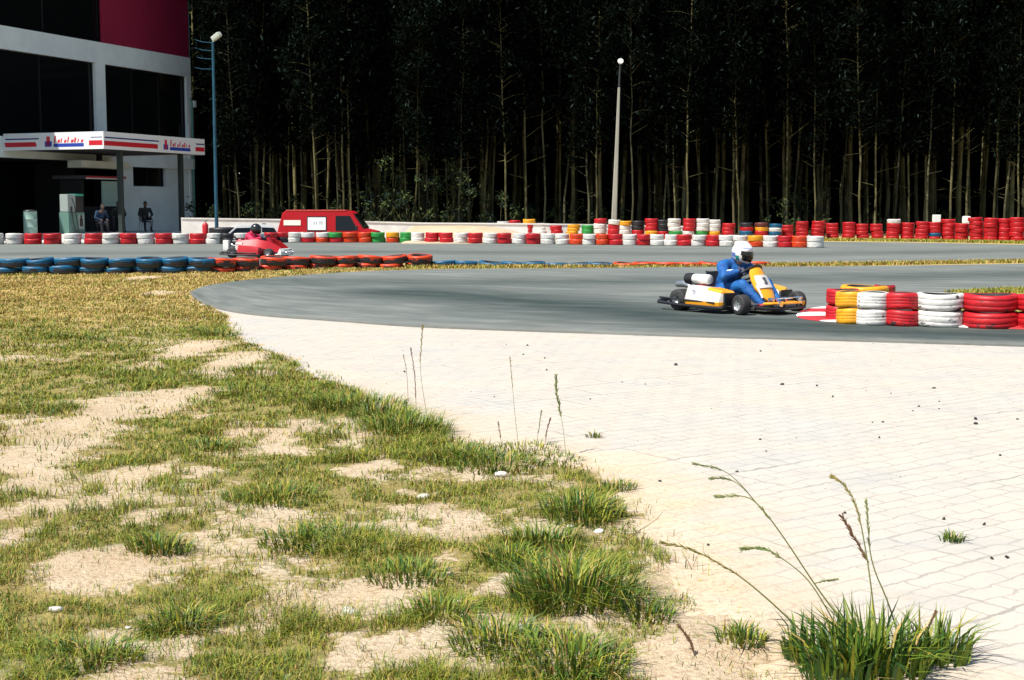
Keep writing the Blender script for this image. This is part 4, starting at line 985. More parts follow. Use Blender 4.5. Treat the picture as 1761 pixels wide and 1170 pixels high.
dark_cl = mat('dark_cloth', (.010, .016, .015), .9); dark_tr = mat('dark_trousers', (.012, .014, .02), .9); hair_d = mat('dark_hair', (.008, .007, .006), .6); bl_sh = mat('blue_shirt', (.012, .035, .08), .85); skin_d = mat('tanned_skin', (.10, .06, .045), .6)
def chair(label, loc, rz, m):
    t = thing('plastic_chair', label, 'chair', loc, rz)
    for sx in (-1, 1):
        for sy in (-1, 1): MB().tube([(sx * .20, sy * .22, 0), (sx * .17, sy * .20, .43)], .02).obj('leg', m, t, smooth=True)
    MB().box((0, 0, .435), (.44, .44, .03), bev=.012).obj('seat', m, t)
    MB().box((-.23, 0, .68), (.03, .42, .42), bev=.012, rot=(0, -.2, 0)).obj('backrest', m, t)
    q = MB()
    for sy in (-1, 1): q.tube([(.19, sy * .22, .43), (.20, sy * .235, .64), (.0, sy * .24, .66), (-.22, sy * .22, .66)], .018)
    q.obj('armrest', m, t, smooth=True); return t
pcm = mat('white_chair_plastic', (.34, .38, .37), .5)
sp1 = bw(tloc(249, 372, 4.0), 4.0, .241)
a1 = math.atan2(-.85, .55)
chair('pale plastic garden chair under the seated man in dark clothes', sp1, a1, pcm)
seated('person', 'man in dark clothes sitting on a chair in front of the white wall', sp1, a1, dark_cl, dark_tr, hair_d, skin_d, lean=.05, cap=True)
sp2 = bw(tloc(205, 375, 4.0), 4.0, .241)
chair('dark chair beside the canopy column under a seated person', sp2, a1 - .5, voidm)
seated('person', 'dark haired person in dark clothes sitting beside the left canopy column', sp2, a1 - .5, dark_cl, dark_tr, hair_d, skin_d, lean=.10)
sp3 = bw(tloc(170, 378, 4.0), 4.0, .12)
chair('low dark chair under the person in blue by the kiosk', sp3, a1 + .3, voidm)
seated('person', 'person in blue shirt leaning forward on a chair in front of the kiosk', sp3, a1 + .3, bl_sh, dark_tr, hair_d, skin_d, lean=.22)
sp4 = bw(tloc(262, 388, 4.6), 4.6, .241)
tb = thing('side_table', 'small pale table with thin legs beside the man in dark clothes', 'table', sp4)
MB().lathe([(0, .50), (.26, .50), (.27, .515), (.26, .53), (0, .53)], n=20).obj('table_top', pcm, tb, smooth=30)
for k in range(3): MB().tube([(.06 * math.cos(k * 2.1), .06 * math.sin(k * 2.1), .5), (.22 * math.cos(k * 2.1), .22 * math.sin(k * 2.1), 0)], .014).obj('leg', pcm, tb, smooth=True)
# ================================================================== blue lamp post
YP = 57.0
bp = RY(372.5, 385, YP); bp.z = float(relief(bp.x, bp.y)); tp = RY(366, 72, YP)
bpm = mat('blue_painted_steel', (.010, .075, .12), .5, (.008, .05, .08), 3)
lp = thing('lamp_post', 'slim blue steel lamp post with cross cables right of the building', 'lamp post', bp)
MB().tube([(0, 0, 0), (tp.x - bp.x, 0, tp.z - bp.z)], [.085, .055], n=12).obj('pole', bpm, lp, smooth=True)
hx = tp.x - bp.x; hz_ = tp.z - bp.z
q = MB(); q.tube([(hx, 0, hz_ - .02), (hx + .12, -.1, hz_ + .12)], .035); q.box((hx + .19, -.16, hz_ + .20), (.42, .26, .20), bev=.05, rot=(.2, -.5, -.5)); q.obj('lamp_head', mat('lamp_casing', (.50, .54, .46), .4), lp)
p_wall = C1 + tdir * .15 + nrm_ * -.2
for v0, v1 in ((68, 74), (82, 88), (97, 102), (116, 119)):
    e = RY(368, v1, YP) - bp; d = ray(333, v0); a = (Vector((0, 0, H)) + d * (C1.y - .3) / d.y) - bp
    q = MB(); m_ = (e + a) / 2 - Vector((0, 0, .05)); q.tube([e, m_, a], .022, n=6); q.obj('cable', bpm, lp, smooth=True)
# concrete lamp post
YL = 60.0
cb_ = RY(1055, 395, YL); cb_.z = -.02; ct = RY(1066.5, 108, YL)
conm = mat('weathered_concrete', (.32, .31, .25), .85, (.24, .23, .19), 1.2, bump=.3, bscale=20, stretch=(1, 1, .2))
lp2 = thing('lamp_post', 'tapered pale concrete lamp post with one floodlight before the wood', 'lamp post', cb_)
dx, dz = ct.x - cb_.x, ct.z - cb_.z
q = MB(); rg = []
for k in range(9):
    f = k / 8; w_ = .13 * (1 - f) + .05 * f; c_ = Vector((dx * f * .82, 0, dz * f * .86)); rg.append([c_ + Vector((sx * w_, sy * w_, 0)) for sx, sy in ((-1, -.7), (-.7, -1), (.7, -1), (1, -.7), (1, .7), (.7, 1), (-.7, 1), (-1, .7))])
q.rings(rg); q.obj('post', conm, lp2)
q = MB(); q.tube([(dx * .80, 0, dz * .82), (dx * .9, 0, dz * .93), (dx, -.1, dz - .1)], .04); q.obj('arm', mat('dark_galvanised', (.04, .045, .05), .6), lp2, smooth=True)
q = MB(); q.lathe([(0, -.02), (.07, 0), (.125, .12), (.13, .18), (0, .18)], n=16, M=Matrix.Translation((dx, -.05, dz - .03)) @ Matrix.Rotation(math.radians(62), 4, 'X')); q.obj('floodlight', mat('flood_casing', (.55, .55, .50), .4), lp2, smooth=40)
# ================================================================== white boundary wall
wpts = [(-14.5, 58.9), (-10, 59.4), (-4, 60), (1.2, 60.5), (8, 61.2)]
wt = thing('boundary_wall', 'long low white wall in front of the pine wood behind the van', 'wall', (0, 0, 0))
whw = mat('white_wall_paint', (.76, .75, .72), .8, (.60, .59, .56), 1.5, bump=.15)
q = MB(); tops = [.85, .78, .62, .58, .45]
cp = MB()
for i in range(len(wpts) - 1):
    a, c_ = Vector((*wpts[i], 0)), Vector((*wpts[i + 1], 0)); d = (c_ - a).normalized(); nn = Vector((-d.y, d.x, 0)) * .1
    za, zc = tops[i], tops[i + 1]
    q.add([a - nn + Vector((0, 0, -1.2)), c_ - nn + Vector((0, 0, -1.2)), c_ + nn + Vector((0, 0, -1.2)), a + nn + Vector((0, 0, -1.2)), a - nn + Vector((0, 0, za)), c_ - nn + Vector((0, 0, zc)), c_ + nn + Vector((0, 0, zc)), a + nn + Vector((0, 0, za))], [(0, 1, 5, 4), (1, 2, 6, 5), (2, 3, 7, 6), (3, 0, 4, 7), (4, 5, 6, 7)])
    n2 = nn * 1.35; cp.add([a - n2 + Vector((0, 0, za + .003)), c_ - n2 + Vector((0, 0, zc + .003)), c_ + n2 + Vector((0, 0, zc + .003)), a + n2 + Vector((0, 0, za + .003)), a - n2 + Vector((0, 0, za + .06)), c_ - n2 + Vector((0, 0, zc + .06)), c_ + n2 + Vector((0, 0, zc + .06)), a + n2 + Vector((0, 0, za + .06))], [(0, 1, 5, 4), (1, 2, 6, 5), (2, 3, 7, 6), (3, 0, 4, 7), (4, 5, 6, 7), (0, 3, 2, 1)])
q.obj('wall_face', whw, wt); cp.obj('coping', whw, wt)
# post on the wall, red extinguisher stand, dark tyre at the blue post
p = RY(454, 390, 58.7); gp = float(relief(p.x, p.y))
t = thing('marker_post', 'thin dark post in front of the white wall left of the van', 'post', (p.x, p.y, gp)); MB().tube([(0, 0, 0), (0, 0, .62 - gp)], .05).obj('shaft', mat('grey_post', (.14, .14, .13), .7), t); MB().box((0, 0, .63 - gp), (.14, .14, .06), bev=.01).obj('cap', blk, t)
p = RY(353, 390, 56.0); gz = float(relief(p.x, p.y))
t = thing('fire_extinguisher', 'red fire extinguisher on a stand by the corner of the building', 'extinguisher', (p.x, p.y, gz))
z0 = .22 - gz
MB().lathe([(0, z0), (.12, z0), (.125, z0 + .03), (.125, z0 + .40), (.08, z0 + .48), (.04, z0 + .51), (0, z0 + .51)], n=16).obj('cylinder', redp, t, smooth=40)
MB().tube([(0, 0, z0 + .50), (0, 0, z0 + .56), (.1, 0, z0 + .58)], .02).obj('valve', blk, t, smooth=True)
q = MB(); q.box((0, 0, z0 / 2), (.1, .1, z0)); q.box((0, 0, .02), (.4, .4, .04)); q.obj('stand', blk, t)
p = RY(380, 390, 55.0)
put_tyre('black', .62, .36, (p.x, p.y + .5, .17), 'big black tyre lying at the foot of the blue lamp post', None)
put_tyre('black', .62, .36, (p.x, p.y + .5, -.19), 'black tyre under the big tyre at the blue lamp post', None)
put_tyre('black', .62, .36, (p.x, p.y + .5, -.55), 'lowest black tyre of the stack at the blue lamp post', None)
for (u, v, w_, hh_, lab) in [(1610.5, 376, .30, .32, 'square white box on a post behind the red stacks'), (1662, 379, .34, .36, 'rounded white drum on a post behind the red stacks')]:
    Yq = 57.6; p = RY(u, v, Yq); t = thing('utility_box', lab, 'box', (p.x, Yq, 0))
    MB().box((0, 0, p.z), (w_, .25, hh_), bev=.03 if 'square' in lab else .1).obj('casing', mat('box_white', (.72, .72, .68), .5), t)
    MB().tube([(0, 0, 0), (0, 0, p.z - hh_ / 2)], .05).obj('post', colm, t)
# ================================================================== red van
YV = 56.0
vz = float(relief(XU(560, YV), YV))
van = thing('van', 'red panel van parked behind the low tyre wall', 'van', (XU(562, YV), YV, vz), math.radians(-2))
vred = mat('red_van_paint', (.40, .006, .012), .5, (.34, .005, .010), 2, spec=.25); vroof = mat('sunbleached_red_roof', (.46, .07, .05), .45)
HV = H + (HZ - 362) / F * YV - vz
K = HV / 1.88
sil = [(-2.0, .42), (-2.02, .75), (-1.96, 1.05), (-1.72, 1.78), (-1.60, 1.86), (1.10, 1.86), (1.24, 1.80), (1.72, 1.20), (2.18, 1.10), (2.28, .88), (2.28, .42)]
rg = []
for y, sc in ((-.80, .0), (-.84, .0), (.84, .0), (.80, .0)):
    rg.append([(x, y, z * K) for x, z in sil])
prof_y = lambda z: .82 - .10 * max(0, (z - 1.0)) 
vs = MB(); rows = []
ny_ = 7
for k in range(ny_):
    f = -1 + 2 * k / (ny_ - 1); sc = 1 - (.035 if abs(f) > .9 else 0)
    rows.append([(x * sc, f * prof_y(z) , (z - (.03 if abs(f) > .9 and z > 1.5 else 0)) * K) for x, z in sil])
vs.rings(rows); body = vs.obj('body', vred, van, smooth=35)
def vp(poly, y, d, m, name, par, inset=0):
    """panel on the side of the van, following its lean"""
    q = MB(); s = -1 if y < 0 else 1
    A = [(x, s * (prof_y(z) + .004), z * K) for x, z in poly]; B = [(x, s * (prof_y(z) + .004 + d), z * K) for x, z in poly]; n = len(poly)
    q.add(A + B, [tuple(range(n)), tuple(range(2 * n - 1, n - 1, -1))] + [(i, (i + 1) % n, n + (i + 1) % n, n + i) for i in range(n)]); return q.obj(name, m, par)
for s in (-1, 1):
    dr_ = vp([(.46, .52), (1.50, .52), (1.54, 1.04), (1.17, 1.74), (.48, 1.74)], s, .006, vred, 'door', van)
    vp([(.53, 1.14), (1.46, 1.14), (1.13, 1.68), (.53, 1.68)], s, .013, glass, 'side_window', dr_)
    MB().box((.60, s * (prof_y(1.0) + .018), 1.0 * K), (.12, .02, .03)).obj('handle', blk, dr_)
    vp([(-.62, 1.16), (.12, 1.16), (.12, 1.62), (-.62, 1.62)], s, .012, mat('sign_white', (.72, .76, .73), .5), 'window_sign', van)
    vp([(-.66, 1.12), (.16, 1.12), (.16, 1.66), (-.66, 1.66)], s, .008, blk, 'window_frame', van)
    vp([(-1.62, 1.33), (-.92, 1.33), (-.92, 1.52), (-1.62, 1.52)], s, .008, mat('decal_cream', (.80, .70, .58), .5), 'cream_decal', van)
    q = MB()
    for x in (-.36, -.27, -.12, -.04): q.box((x, s * (prof_y(1.4) + .02), (1.38 + (x + .3) * .1) * K), (.035, .006, .20))
    q.obj('grey_lettering', greyink, van)
    for x in (-1.25, 1.50):
        M = Matrix.Translation((x, s * .74, .30)) @ Matrix.Rotation(PI / 2, 4, 'X')
        wl = MB().lathe([(.18, -.09), (.28, -.09), (.30, -.05), (.30, .05), (.28, .09), (.18, .09), (.18, -.09)], n=24, M=M).obj('wheel', rub_m, van, smooth=40)
        MB().lathe([(0, -.05), (.17, -.06), (.178, .0), (.17, .06), (0, .05)], n=20, M=M).obj('rim', alu, wl, smooth=30)
    MB().box((1.42, s * .98, 1.22 * K), (.10, .14, .20), bev=.03).obj('mirror', blk, van)
    MB().ell((2.24, s * .60, .80 * K), (.05, .12, .10)).obj('headlight', mat('lamp_glass', (.6, .6, .58), .15), van)
q = MB(); q.add([(1.285, -.66, 1.76 * K), (1.285, .66, 1.76 * K), (1.715, .74, 1.23 * K), (1.715, -.74, 1.23 * K), (1.255, -.66, 1.74 * K), (1.255, .66, 1.74 * K), (1.68, .74, 1.21 * K), (1.68, -.74, 1.21 * K)], [(0, 1, 2, 3), (7, 6, 5, 4), (0, 4, 5, 1), (2, 6, 7, 3), (1, 5, 6, 2), (0, 3, 7, 4)]); q.obj('windscreen', glass, van)
q = MB(); q.box((-.30, 0, 1.875 * K), (2.5, 1.40, .05), bev=.02)
for x in (-1.2, -.6, 0, .6): q.box((x, 0, 1.905 * K), (.05, 1.35, .02))
q.obj('roof', vroof, van)
MB().box((2.26, 0, .50 * K), (.12, 1.6, .16), bev=.03).obj('bumper', alu, van); MB().box((-2.03, 0, .46 * K), (.10, 1.6, .14), bev=.03).obj('bumper', alu, van)
# ================================================================== white car, mostly hidden
YC = 55.0; cz = float(relief(XU(418, YC), YC))
car = thing('car', 'white hatchback half hidden behind the tyres left of the red van', 'car', (XU(416, YC), YC + .6, cz), math.radians(200))
cw = mat('white_car_paint', (.76, .77, .76), .3, coat=.5)
HC = H + (HZ - 386.5) / F * YC - cz; K2 = HC / 1.38
cs = [(-1.75, .30), (-1.80, .62), (-1.70, .86), (-1.35, 1.30), (-.95, 1.38), (.15, 1.38), (.45, 1.30), (.95, .92), (1.65, .80), (1.80, .62), (1.80, .30)]
q = MB(); cpy = lambda z: .80 - .22 * max(0, z - .85)
q.rings([[(x * (1 - (.04 if abs(f) > .9 else 0)), f * cpy(z), z * K2) for x, z in cs] for f in (-1, -.92, -.5, 0, .5, .92, 1)]); q.obj('body', cw, car, smooth=35)
for s in (-1, 1):
    for poly in ([(-1.32, .95), (-.62, .95), (-.62, 1.28), (-1.12, 1.26)], [(-.55, .95), (.82, .95), (.42, 1.26), (-.55, 1.28)]):
        q = MB(); A = [(x, s * (cpy(z) + .004), z * K2) for x, z in poly]; B = [(x, s * (cpy(z) + .012), z * K2) for x, z in poly]; q.add(A + B, [(0, 1, 2, 3), (7, 6, 5, 4), (0, 4, 5, 1), (1, 5, 6, 2), (2, 6, 7, 3), (3, 7, 4, 0)]); q.obj('side_window', glass, car)
    for x in (-1.15, 1.15):
        M = Matrix.Translation((x, s * .72, .28)) @ Matrix.Rotation(PI / 2, 4, 'X'); MB().lathe([(0, -.06), (.16, -.07), (.26, -.08), (.28, -.04), (.28, .04), (.26, .08), (.16, .07), (0, .06)], n=20, M=M).obj('wheel', rub_m, car, smooth=40)
for pts in ([(.47, -.62, 1.27), (.47, .62, 1.27), (.93, .68, .94), (.93, -.68, .94)], [(-1.37, -.62, 1.26), (-1.37, .62, 1.26), (-1.68, .68, .90), (-1.68, -.68, .90)]):
    sgn = 1 if pts[0][0] > 0 else -1
    q = MB(); A = [(x + sgn * .012, y, (z + .012) * K2) for x, y, z in pts]; B = [(x - sgn * .01, y, z * K2 - .01) for x, y, z in pts]; q.add(A + B, [(0, 1, 2, 3), (7, 6, 5, 4), (0, 4, 5, 1), (1, 5, 6, 2), (2, 6, 7, 3), (3, 7, 4, 0)]); q.obj('windscreen' if sgn > 0 else 'rear_window', glass, car)
# ================================================================== the wood
bark = [mat('tan_bark', (.17, .155, .066), .9, (.035, .032, .016), 3, bump=.5, bscale=14, rnd=.5, spec=.1, stretch=(1, 1, .3)), mat('grey_bark', (.12, .115, .06), .9, (.022, .021, .013), 3, bump=.5, bscale=14, rnd=.5, spec=.1, stretch=(1, 1, .3))]
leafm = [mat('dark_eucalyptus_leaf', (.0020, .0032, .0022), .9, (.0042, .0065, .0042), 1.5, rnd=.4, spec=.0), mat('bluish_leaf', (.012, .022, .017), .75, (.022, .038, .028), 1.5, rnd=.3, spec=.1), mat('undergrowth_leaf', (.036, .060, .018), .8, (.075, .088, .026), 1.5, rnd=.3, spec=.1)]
def leaf_mesh(name, C, n, size, droop, mats, pm, rng, asp=.32):
    """C: (k,4) cluster centres + radius; n leaves in each; leaf = bent quad"""
    k = len(C); c = np.repeat(C, n, 0); m = len(c)
    off = rng.normal(size=(m, 3)) * c[:, 3:4] * .55; P = c[:, :3] + off
    d = rng.normal(size=(m, 3)); d[:, 2] -= droop; d /= np.linalg.norm(d, axis=1)[:, None]
    w = np.cross(d, rng.normal(size=(m, 3))); w /= np.linalg.norm(w, axis=1)[:, None] + 1e-9
    l = size * (.6 + .8 * rng.random(m))[:, None]; b = l * asp
    V = np.stack([P, P + d * l * .45 + w * b * .5, P + d * l, P + d * l * .45 - w * b * .5], 1).reshape(-1, 3)
    Q = np.arange(m * 4).reshape(-1, 4)
    me = np_mesh(name, V, Q, mats, smooth=False)
    me.polygons.foreach_set('material_index', rng.choice(len(mats), m, p=pm).astype(np.int32)); return me
def tree_proto(seed, h, c0, cr, nc, nl, kind):
    rng = np.random.default_rng(seed); rr = random.Random(seed)
    mb = MB(); n = 9; bx, by = rr.uniform(-.5, .5), rr.uniform(-.4, .4); r0 = rr.uniform(.036, .070) if kind else rr.uniform(.085, .14)
    pts = [Vector((bx * (i / n) ** 2 + rr.uniform(-.07, .07) * (i > 0), by * (i / n) ** 2 + rr.uniform(-.07, .07) * (i > 0), h * i / n - .25 * (i == 0))) for i in range(n + 1)]
    mb.tube(pts, [r0 * (1.25 if i == 0 else 1) * (1 - .82 * i / n) for i in range(n + 1)], n=8)
    cl = []
    def along(z):
        f = min(max(z / h, 0), .999) * n; i = int(f); return pts[i].lerp(pts[i + 1], f - i)
    for k in range(nc):
        f = rr.random() ** .8; z = c0 + (h - c0) * f; p = along(z); a = rr.random() * 6.28; R = cr * (.35 + .75 * math.sin(PI * min(max(.12 + .82 * f, 0), 1))) * rr.uniform(.35, 1)
        e = p + Vector((math.cos(a) * R, math.sin(a) * R, R * rr.uniform(.1, .7))); mb.tube([p, p.lerp(e, .5) + Vector((0, 0, R * .08)), e], [.020, .012, .005], n=5)
        cl.append((*e, rr.uniform(.35, .75)))
    for k in range(int(nc * .08)):     # dead snags on the bare part of the stem
        z = rr.uniform(1.5, c0); p = along(z); a = rr.random() * 6.28; R = rr.uniform(.3, 1.1); mb.tube([p, p + Vector((math.cos(a) * R, math.sin(a) * R, R * rr.uniform(-.1, .7)))], [.016, .005], n=4)
    tr = mb.mesh('trunk', [bark[seed % 2]], smooth=50)
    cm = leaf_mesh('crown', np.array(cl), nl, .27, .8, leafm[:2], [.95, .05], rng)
    return tr, cm
PROT = [tree_proto(s, h, c0, cr, nc, nl, 0) for s, h, c0, cr, nc, nl in ((1, 18, 5.5, 2.0, 60, 110), (2, 20, 6.5, 2.1, 64, 110), (3, 17, 4.6, 1.9, 60, 110), (4, 21, 7.0, 2.2, 66, 110), (5, 16, 3.8, 2.1, 60, 110), (6, 19, 5.0, 1.8, 64, 110))]
THIN = [tree_proto(s, h, c0, cr, nc, nl, 1) for s, h, c0, cr, nc, nl in ((12, 16, 4.4, 1.3, 84, 100), (13, 15, 3.6, 1.3, 66, 95), (14, 17, 5.2, 1.3, 72, 95), (15, 16, 6.0, 1.4, 66, 95))]
def put_tree(pr, x, y, s, rz, label, group, lean=(0, 0), bk=None):
    q = Vector((x, y, 0)) - Vector((C1.x, C1.y, 0))
    if q.dot(nrm_) < 4.0 and q.dot(tdir) > -2.4: return None
    t = thing('forest_tree', label, 'tree', (x, y, 0), rz, group); t.scale = (s, s, s * random.uniform(.94, 1.08)); t.rotation_euler = (lean[0], lean[1], rz)
    link('trunk', pr[0], t); link('crown', pr[1], t); return t
G1 = 'trees of the dense wood'
L0 = 'tall dark tree somewhere deep in the dense wood behind the track'
L1 = 'thin pale trunk standing at the front edge of the dark wood'
front = [362, 395, 415, 441, 452, 468, 497, 520, 548, 566, 579, 592, 604, 640, 661, 676, 700, 715, 722, 734, 748, 768, 790, 806, 833, 846, 872, 905, 935, 970, 1012, 1025, 1085, 1142, 1150, 1160, 1180, 1202, 1228, 1262, 1270, 1320, 1352, 1365, 1400, 1412, 1445, 1478, 1502, 1536, 1560, 1586, 1592, 1604, 1632, 1660, 1706, 1724, 1748, 1790, 1815]
for i, u in enumerate(front):
    Y = 68.3 + random.uniform(-1, 2.2); pr = random.choice(THIN)
    put_tree(pr, XU(u, Y), Y, random.uniform(.85, 1.15), random.random() * 6.28, L1, G1, lean=(random.uniform(-.03, .03), random.uniform(-.05, .07)))
# jittered rows behind
ng = 0
for r, Y0 in enumerate((72.5, 76, 79.5, 84, 89, 95)):
    hw = Y0 * .415 + 2; stp = (1.9, 2.1, 2.2, 2.5, 2.9, 3.3)[r]; x = -Y0 * .245 - 6
    while x < hw + 1:
        Y = Y0 + random.uniform(-1.6, 1.6)
        put_tree(random.choice(PROT), x + random.uniform(-.7, .7), Y, random.uniform(.9, 1.2), random.random() * 6.28, L0, G1, lean=(random.uniform(-.03, .03), random.uniform(-.04, .04))); ng += 1
        x += stp
# the far depth of the wood, one mass
rng = np.random.default_rng(5)
m = 9500; cl = np.stack([rng.uniform(-40, 58, m), rng.uniform(98, 116, m), 30 * rng.random(m) ** 1.25, rng.uniform(.6, 1.3, m)], -1)
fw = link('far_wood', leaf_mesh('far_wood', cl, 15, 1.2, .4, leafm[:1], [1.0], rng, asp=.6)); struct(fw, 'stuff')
# undergrowth bushes: (u, Y, width, height)
BU = [(356, 68, 2.0, 1.6), (430, 70, 1.8, 1.5), (470, 71, 1.6, 1.8), (560, 70, 1.8, 1.6), (585, 69, 1.6, 1.6), (640, 68.5, 2.0, 2.4), (668, 69.5, 1.8, 3.4), (706, 68, 1.8, 4.2), (740, 70, 1.8, 2.4), (772, 68.6, 2.0, 3.6), (806, 69.5, 1.8, 2.6), (860, 68.5, 2.0, 2.2), (905, 71, 1.8, 1.8), (960, 72, 2, 1.4), (1055, 72, 1.7, 1.2), (1345, 69, 1.3, 1.8), (1385, 70, 1.5, 2.2), (1358, 59.5, .5, .8), (1412, 59.5, .5, .8), (1500, 71, 1.4, 1.1), (1640, 71, 1.4, 1.2)]
for i, (u, Y, w_, h_) in enumerate(BU):
    rr = np.random.default_rng(100 + i); kc = int(5 + w_ * h_ * 2.2); x0 = XU(u, Y)
    c = np.stack([rr.normal(size=kc) * w_ * .36, rr.normal(size=kc) * w_ * .5, np.abs(rr.random(kc)) * h_, rr.uniform(.16, .36, kc) * min(1, w_)], -1)
    t = thing('bush', f'green {"low" if h_ < 1.5 else "bushy"} shrub under the trees, {ORD[i]} bush from the left of the wood edge', 'bush', (x0, Y, float(relief(x0, Y))), 0, 'bushes along the wood edge')
    link('foliage', leaf_mesh('foliage', c, 40, .20, .2, leafm[1:], [.45, .55], rr), t)
    q = MB()
    for k in range(7): e = c[k % kc]; q.tube([(0, 0, -.05), (e[0] * .5, e[1] * .5, e[2] * .5), (e[0], e[1], e[2])], [.03, .02, .008], n=5)
    q.obj('stem', bark[0], t, smooth=True)
# ================================================================== grass
gmat = [mat('grass_yellow_green', (.20, .205, .016), .6, (.31, .285, .030), 1.2, spec=.25, coord='Object'), mat('grass_green', (.090, .150, .010), .55, (.145, .195, .016), 1.5, spec=.3), mat('grass_dark', (.020, .070, .009), .5, (.04, .10, .013), 1.5, spec=.3), mat('grass_straw', (.46, .33, .12), .7, (.34, .23, .07), 2, spec=.15), mat('grass_brown', (.22, .12, .045), .8, (.14, .07, .03), 2, spec=.1)]
def blades(P, hgt, wid, ang, bend, mi, name, lean=.35):
    m = len(P); d = np.stack([np.cos(ang), np.sin(ang), np.zeros(m)], -1); s = np.stack([-np.sin(ang), np.cos(ang), np.zeros(m)], -1)
    tw = np.random.uniform(-1, 1, m)[:, None]; s = s * np.cos(tw) + d * np.sin(tw)
    up = np.array([0, 0, 1.0]); h = hgt[:, None]; w = wid[:, None] / 2; b = bend[:, None]
    b0 = P - up * .008; m1 = P + up * h * .5 + d * h * b * .25; tip = P + up * h * (1 - .35 * b) + d * h * b * 1.0
    V = np.stack([b0 - s * w, b0 + s * w, m1 + s * w * .8, m1 - s * w * .8, tip], 1).reshape(-1, 3)
    o = np.arange(m)[:, None] * 5
    me = bpy.data.meshes.new(name); me.vertices.add(m * 5); me.vertices.foreach_set('co', V.astype(np.float32).ravel())
    lv = np.concatenate([o + [0, 1, 2, 3], o + [3, 2, 4]], 1).ravel(); me.loops.add(m * 7); me.loops.foreach_set('vertex_index', lv.astype(np.int32))
    ls = np.stack([np.arange(m) * 7, np.arange(m) * 7 + 4], 1).ravel(); lt = np.tile([4, 3], m)
    me.polygons.add(m * 2); me.polygons.foreach_set('loop_start', ls.astype(np.int32)); me.polygons.foreach_set('loop_total', lt.astype(np.int32))
    me.update(calc_edges=True); me.polygons.foreach_set('use_smooth', np.ones(m * 2, bool))
    for q in gmat: me.materials.append(q)
    me.polygons.foreach_set('material_index', np.repeat(mi, 2).astype(np.int32)); me.update(); return me
# dark and lush tufts the photograph shows, (u, v, radius m, height m, blades)
TUFT = [(1000, 890, .22, .20, 420), (930, 940, .20, .15, 330), (985, 1030, .28, .26, 600), (1110, 1060, .13, .12, 160), (880, 975, .16, .13, 200), (700, 745, .34, .20, 520), (620, 700, .42, .16, 500), (570, 700, .3, .14, 300), (660, 720, .3, .17, 350), (272, 945, .15, .12, 260), (850, 800, .35, .10, 420), (780, 790, .3, .11, 380), (365, 775, .28, .10, 260), (370, 575, .35, .16, 240), (1275, 1105, .10, .10, 130), (310, 1070, .16, .11, 260), (150, 1140, .2, .12, 300), (980, 1140, .22, .15, 420), (860, 1110, .2, .13, 320), (760, 1060, .16, .11, 220), (1022, 753, .06, .06, 50), (1638, 930, .06, .07, 60), (1055, 840, .14, .08, 120), (905, 775, .25, .07, 220), (950, 790, .22, .06, 160), (440, 640, .4, .13, 260), (500, 650, .4, .10, 220), (420, 680, .3, .12, 220), (520, 935, .22, .12, 300), (470, 860, .3, .10, 340), (700, 1000, .2, .10, 240), (590, 930, .25, .11, 300)]
big = [(1500, 1150, .20, .19, 620), (1400, 1130, .12, .14, 200), (1610, 1130, .13, .15, 240), (1450, 1165, .16, .16, 280)]
def sample(n, y0, y1, hmul, wmin, name):
    y = np.random.uniform(y0 ** .4, y1 ** .4, n) ** 2.5; x = np.random.uniform(-.405, .30, n) * y
    far = y > 15
    g = grassy(x, y); keep = np.random.random(n) < g ** 1.5 *  np.where(inside(gG, x, y), .25, 1.0)
    cl = fbm(x, y, 9, 71, 2); keep &= np.random.random(n) < sstep(.30, .56, cl) + .12
    x, y = x[keep], y[keep]; m = len(x); z = relief(x, y)
    dry = np.clip(sstep(11.5, 21, y) * .85 + (fbm(x, y, .8, 51) - .5) * 1.0 + (fbm(x, y, 5, 55) - .5) * .5, 0, 1)
    r = np.random.random(m); mi = np.where(r < .36, 0, np.where(r < .78, 1, np.where(r < .89, 2, np.where(r < .96, 3, 4))))
    r2 = np.random.random(m); mi = np.where(r2 < dry * .82, np.where(np.random.random(m) < .78, 3, np.where(np.random.random(m) < .5, 4, 0)), mi)
    hg = (.014 + .042 * np.random.random(m) ** 1.7 + .05 * sstep(.52, .75, fbm(x, y, 2.2, 61))) * hmul; wd = np.maximum(.0028, wmin * .85 * y) * np.random.uniform(.7, 1.3, m)
    o = link(name, blades(np.stack([x, y, z], -1), hg, wd, np.random.uniform(0, 6.28, m), np.random.uniform(.2, 1.7, m), mi, name)); struct(o, 'stuff'); return m
sample(900000, 3.6, 31, .92, .0007, 'grass')
# dry verge strips further off: between the tracks, at the foot of the stacks, on the infield
def strip_grass(pts, n, wid, hgt, name, mix_):
    Pl = smooth_line(GP(pts)); s = np.r_[0, np.cumsum(np.hypot(*np.diff(Pl, axis=0).T))]; t = np.random.random(n) * s[-1]
    x = np.interp(t, s, Pl[:, 0]) + np.random.normal(size=n) * .02; y = np.interp(t, s, Pl[:, 1]) + np.random.uniform(-.5, .5, n) * wid
    mi = np.random.choice(5, n, p=mix_); o = link(name, blades(np.stack([x, y, np.full(n, .0)], -1), hgt * np.random.uniform(.5, 1.2, n), np.maximum(.01, .0008 * y), np.random.uniform(0, 6.28, n), np.random.uniform(.1, 1, n), mi, name)); struct(o, 'stuff')
strip_grass([(700, 461), (1000, 459), (1330, 458), (1761, 451), (2100, 446)], 14000, 1.0, .10, 'verge_grass', [.30, .12, .0, .48, .10])
strip_grass([(1380, 414), (1500, 414), (1761, 418.5), (2000, 424)], 9000, 2.2, .12, 'stack_foot_grass', [.5, .2, .02, .26, .02])
strip_grass([(1640, 508.5), (1700, 505.5), (1761, 502.5), (2000, 498)], 5000, .9, .10, 'infield_grass', [.5, .25, .05, .18, .02])
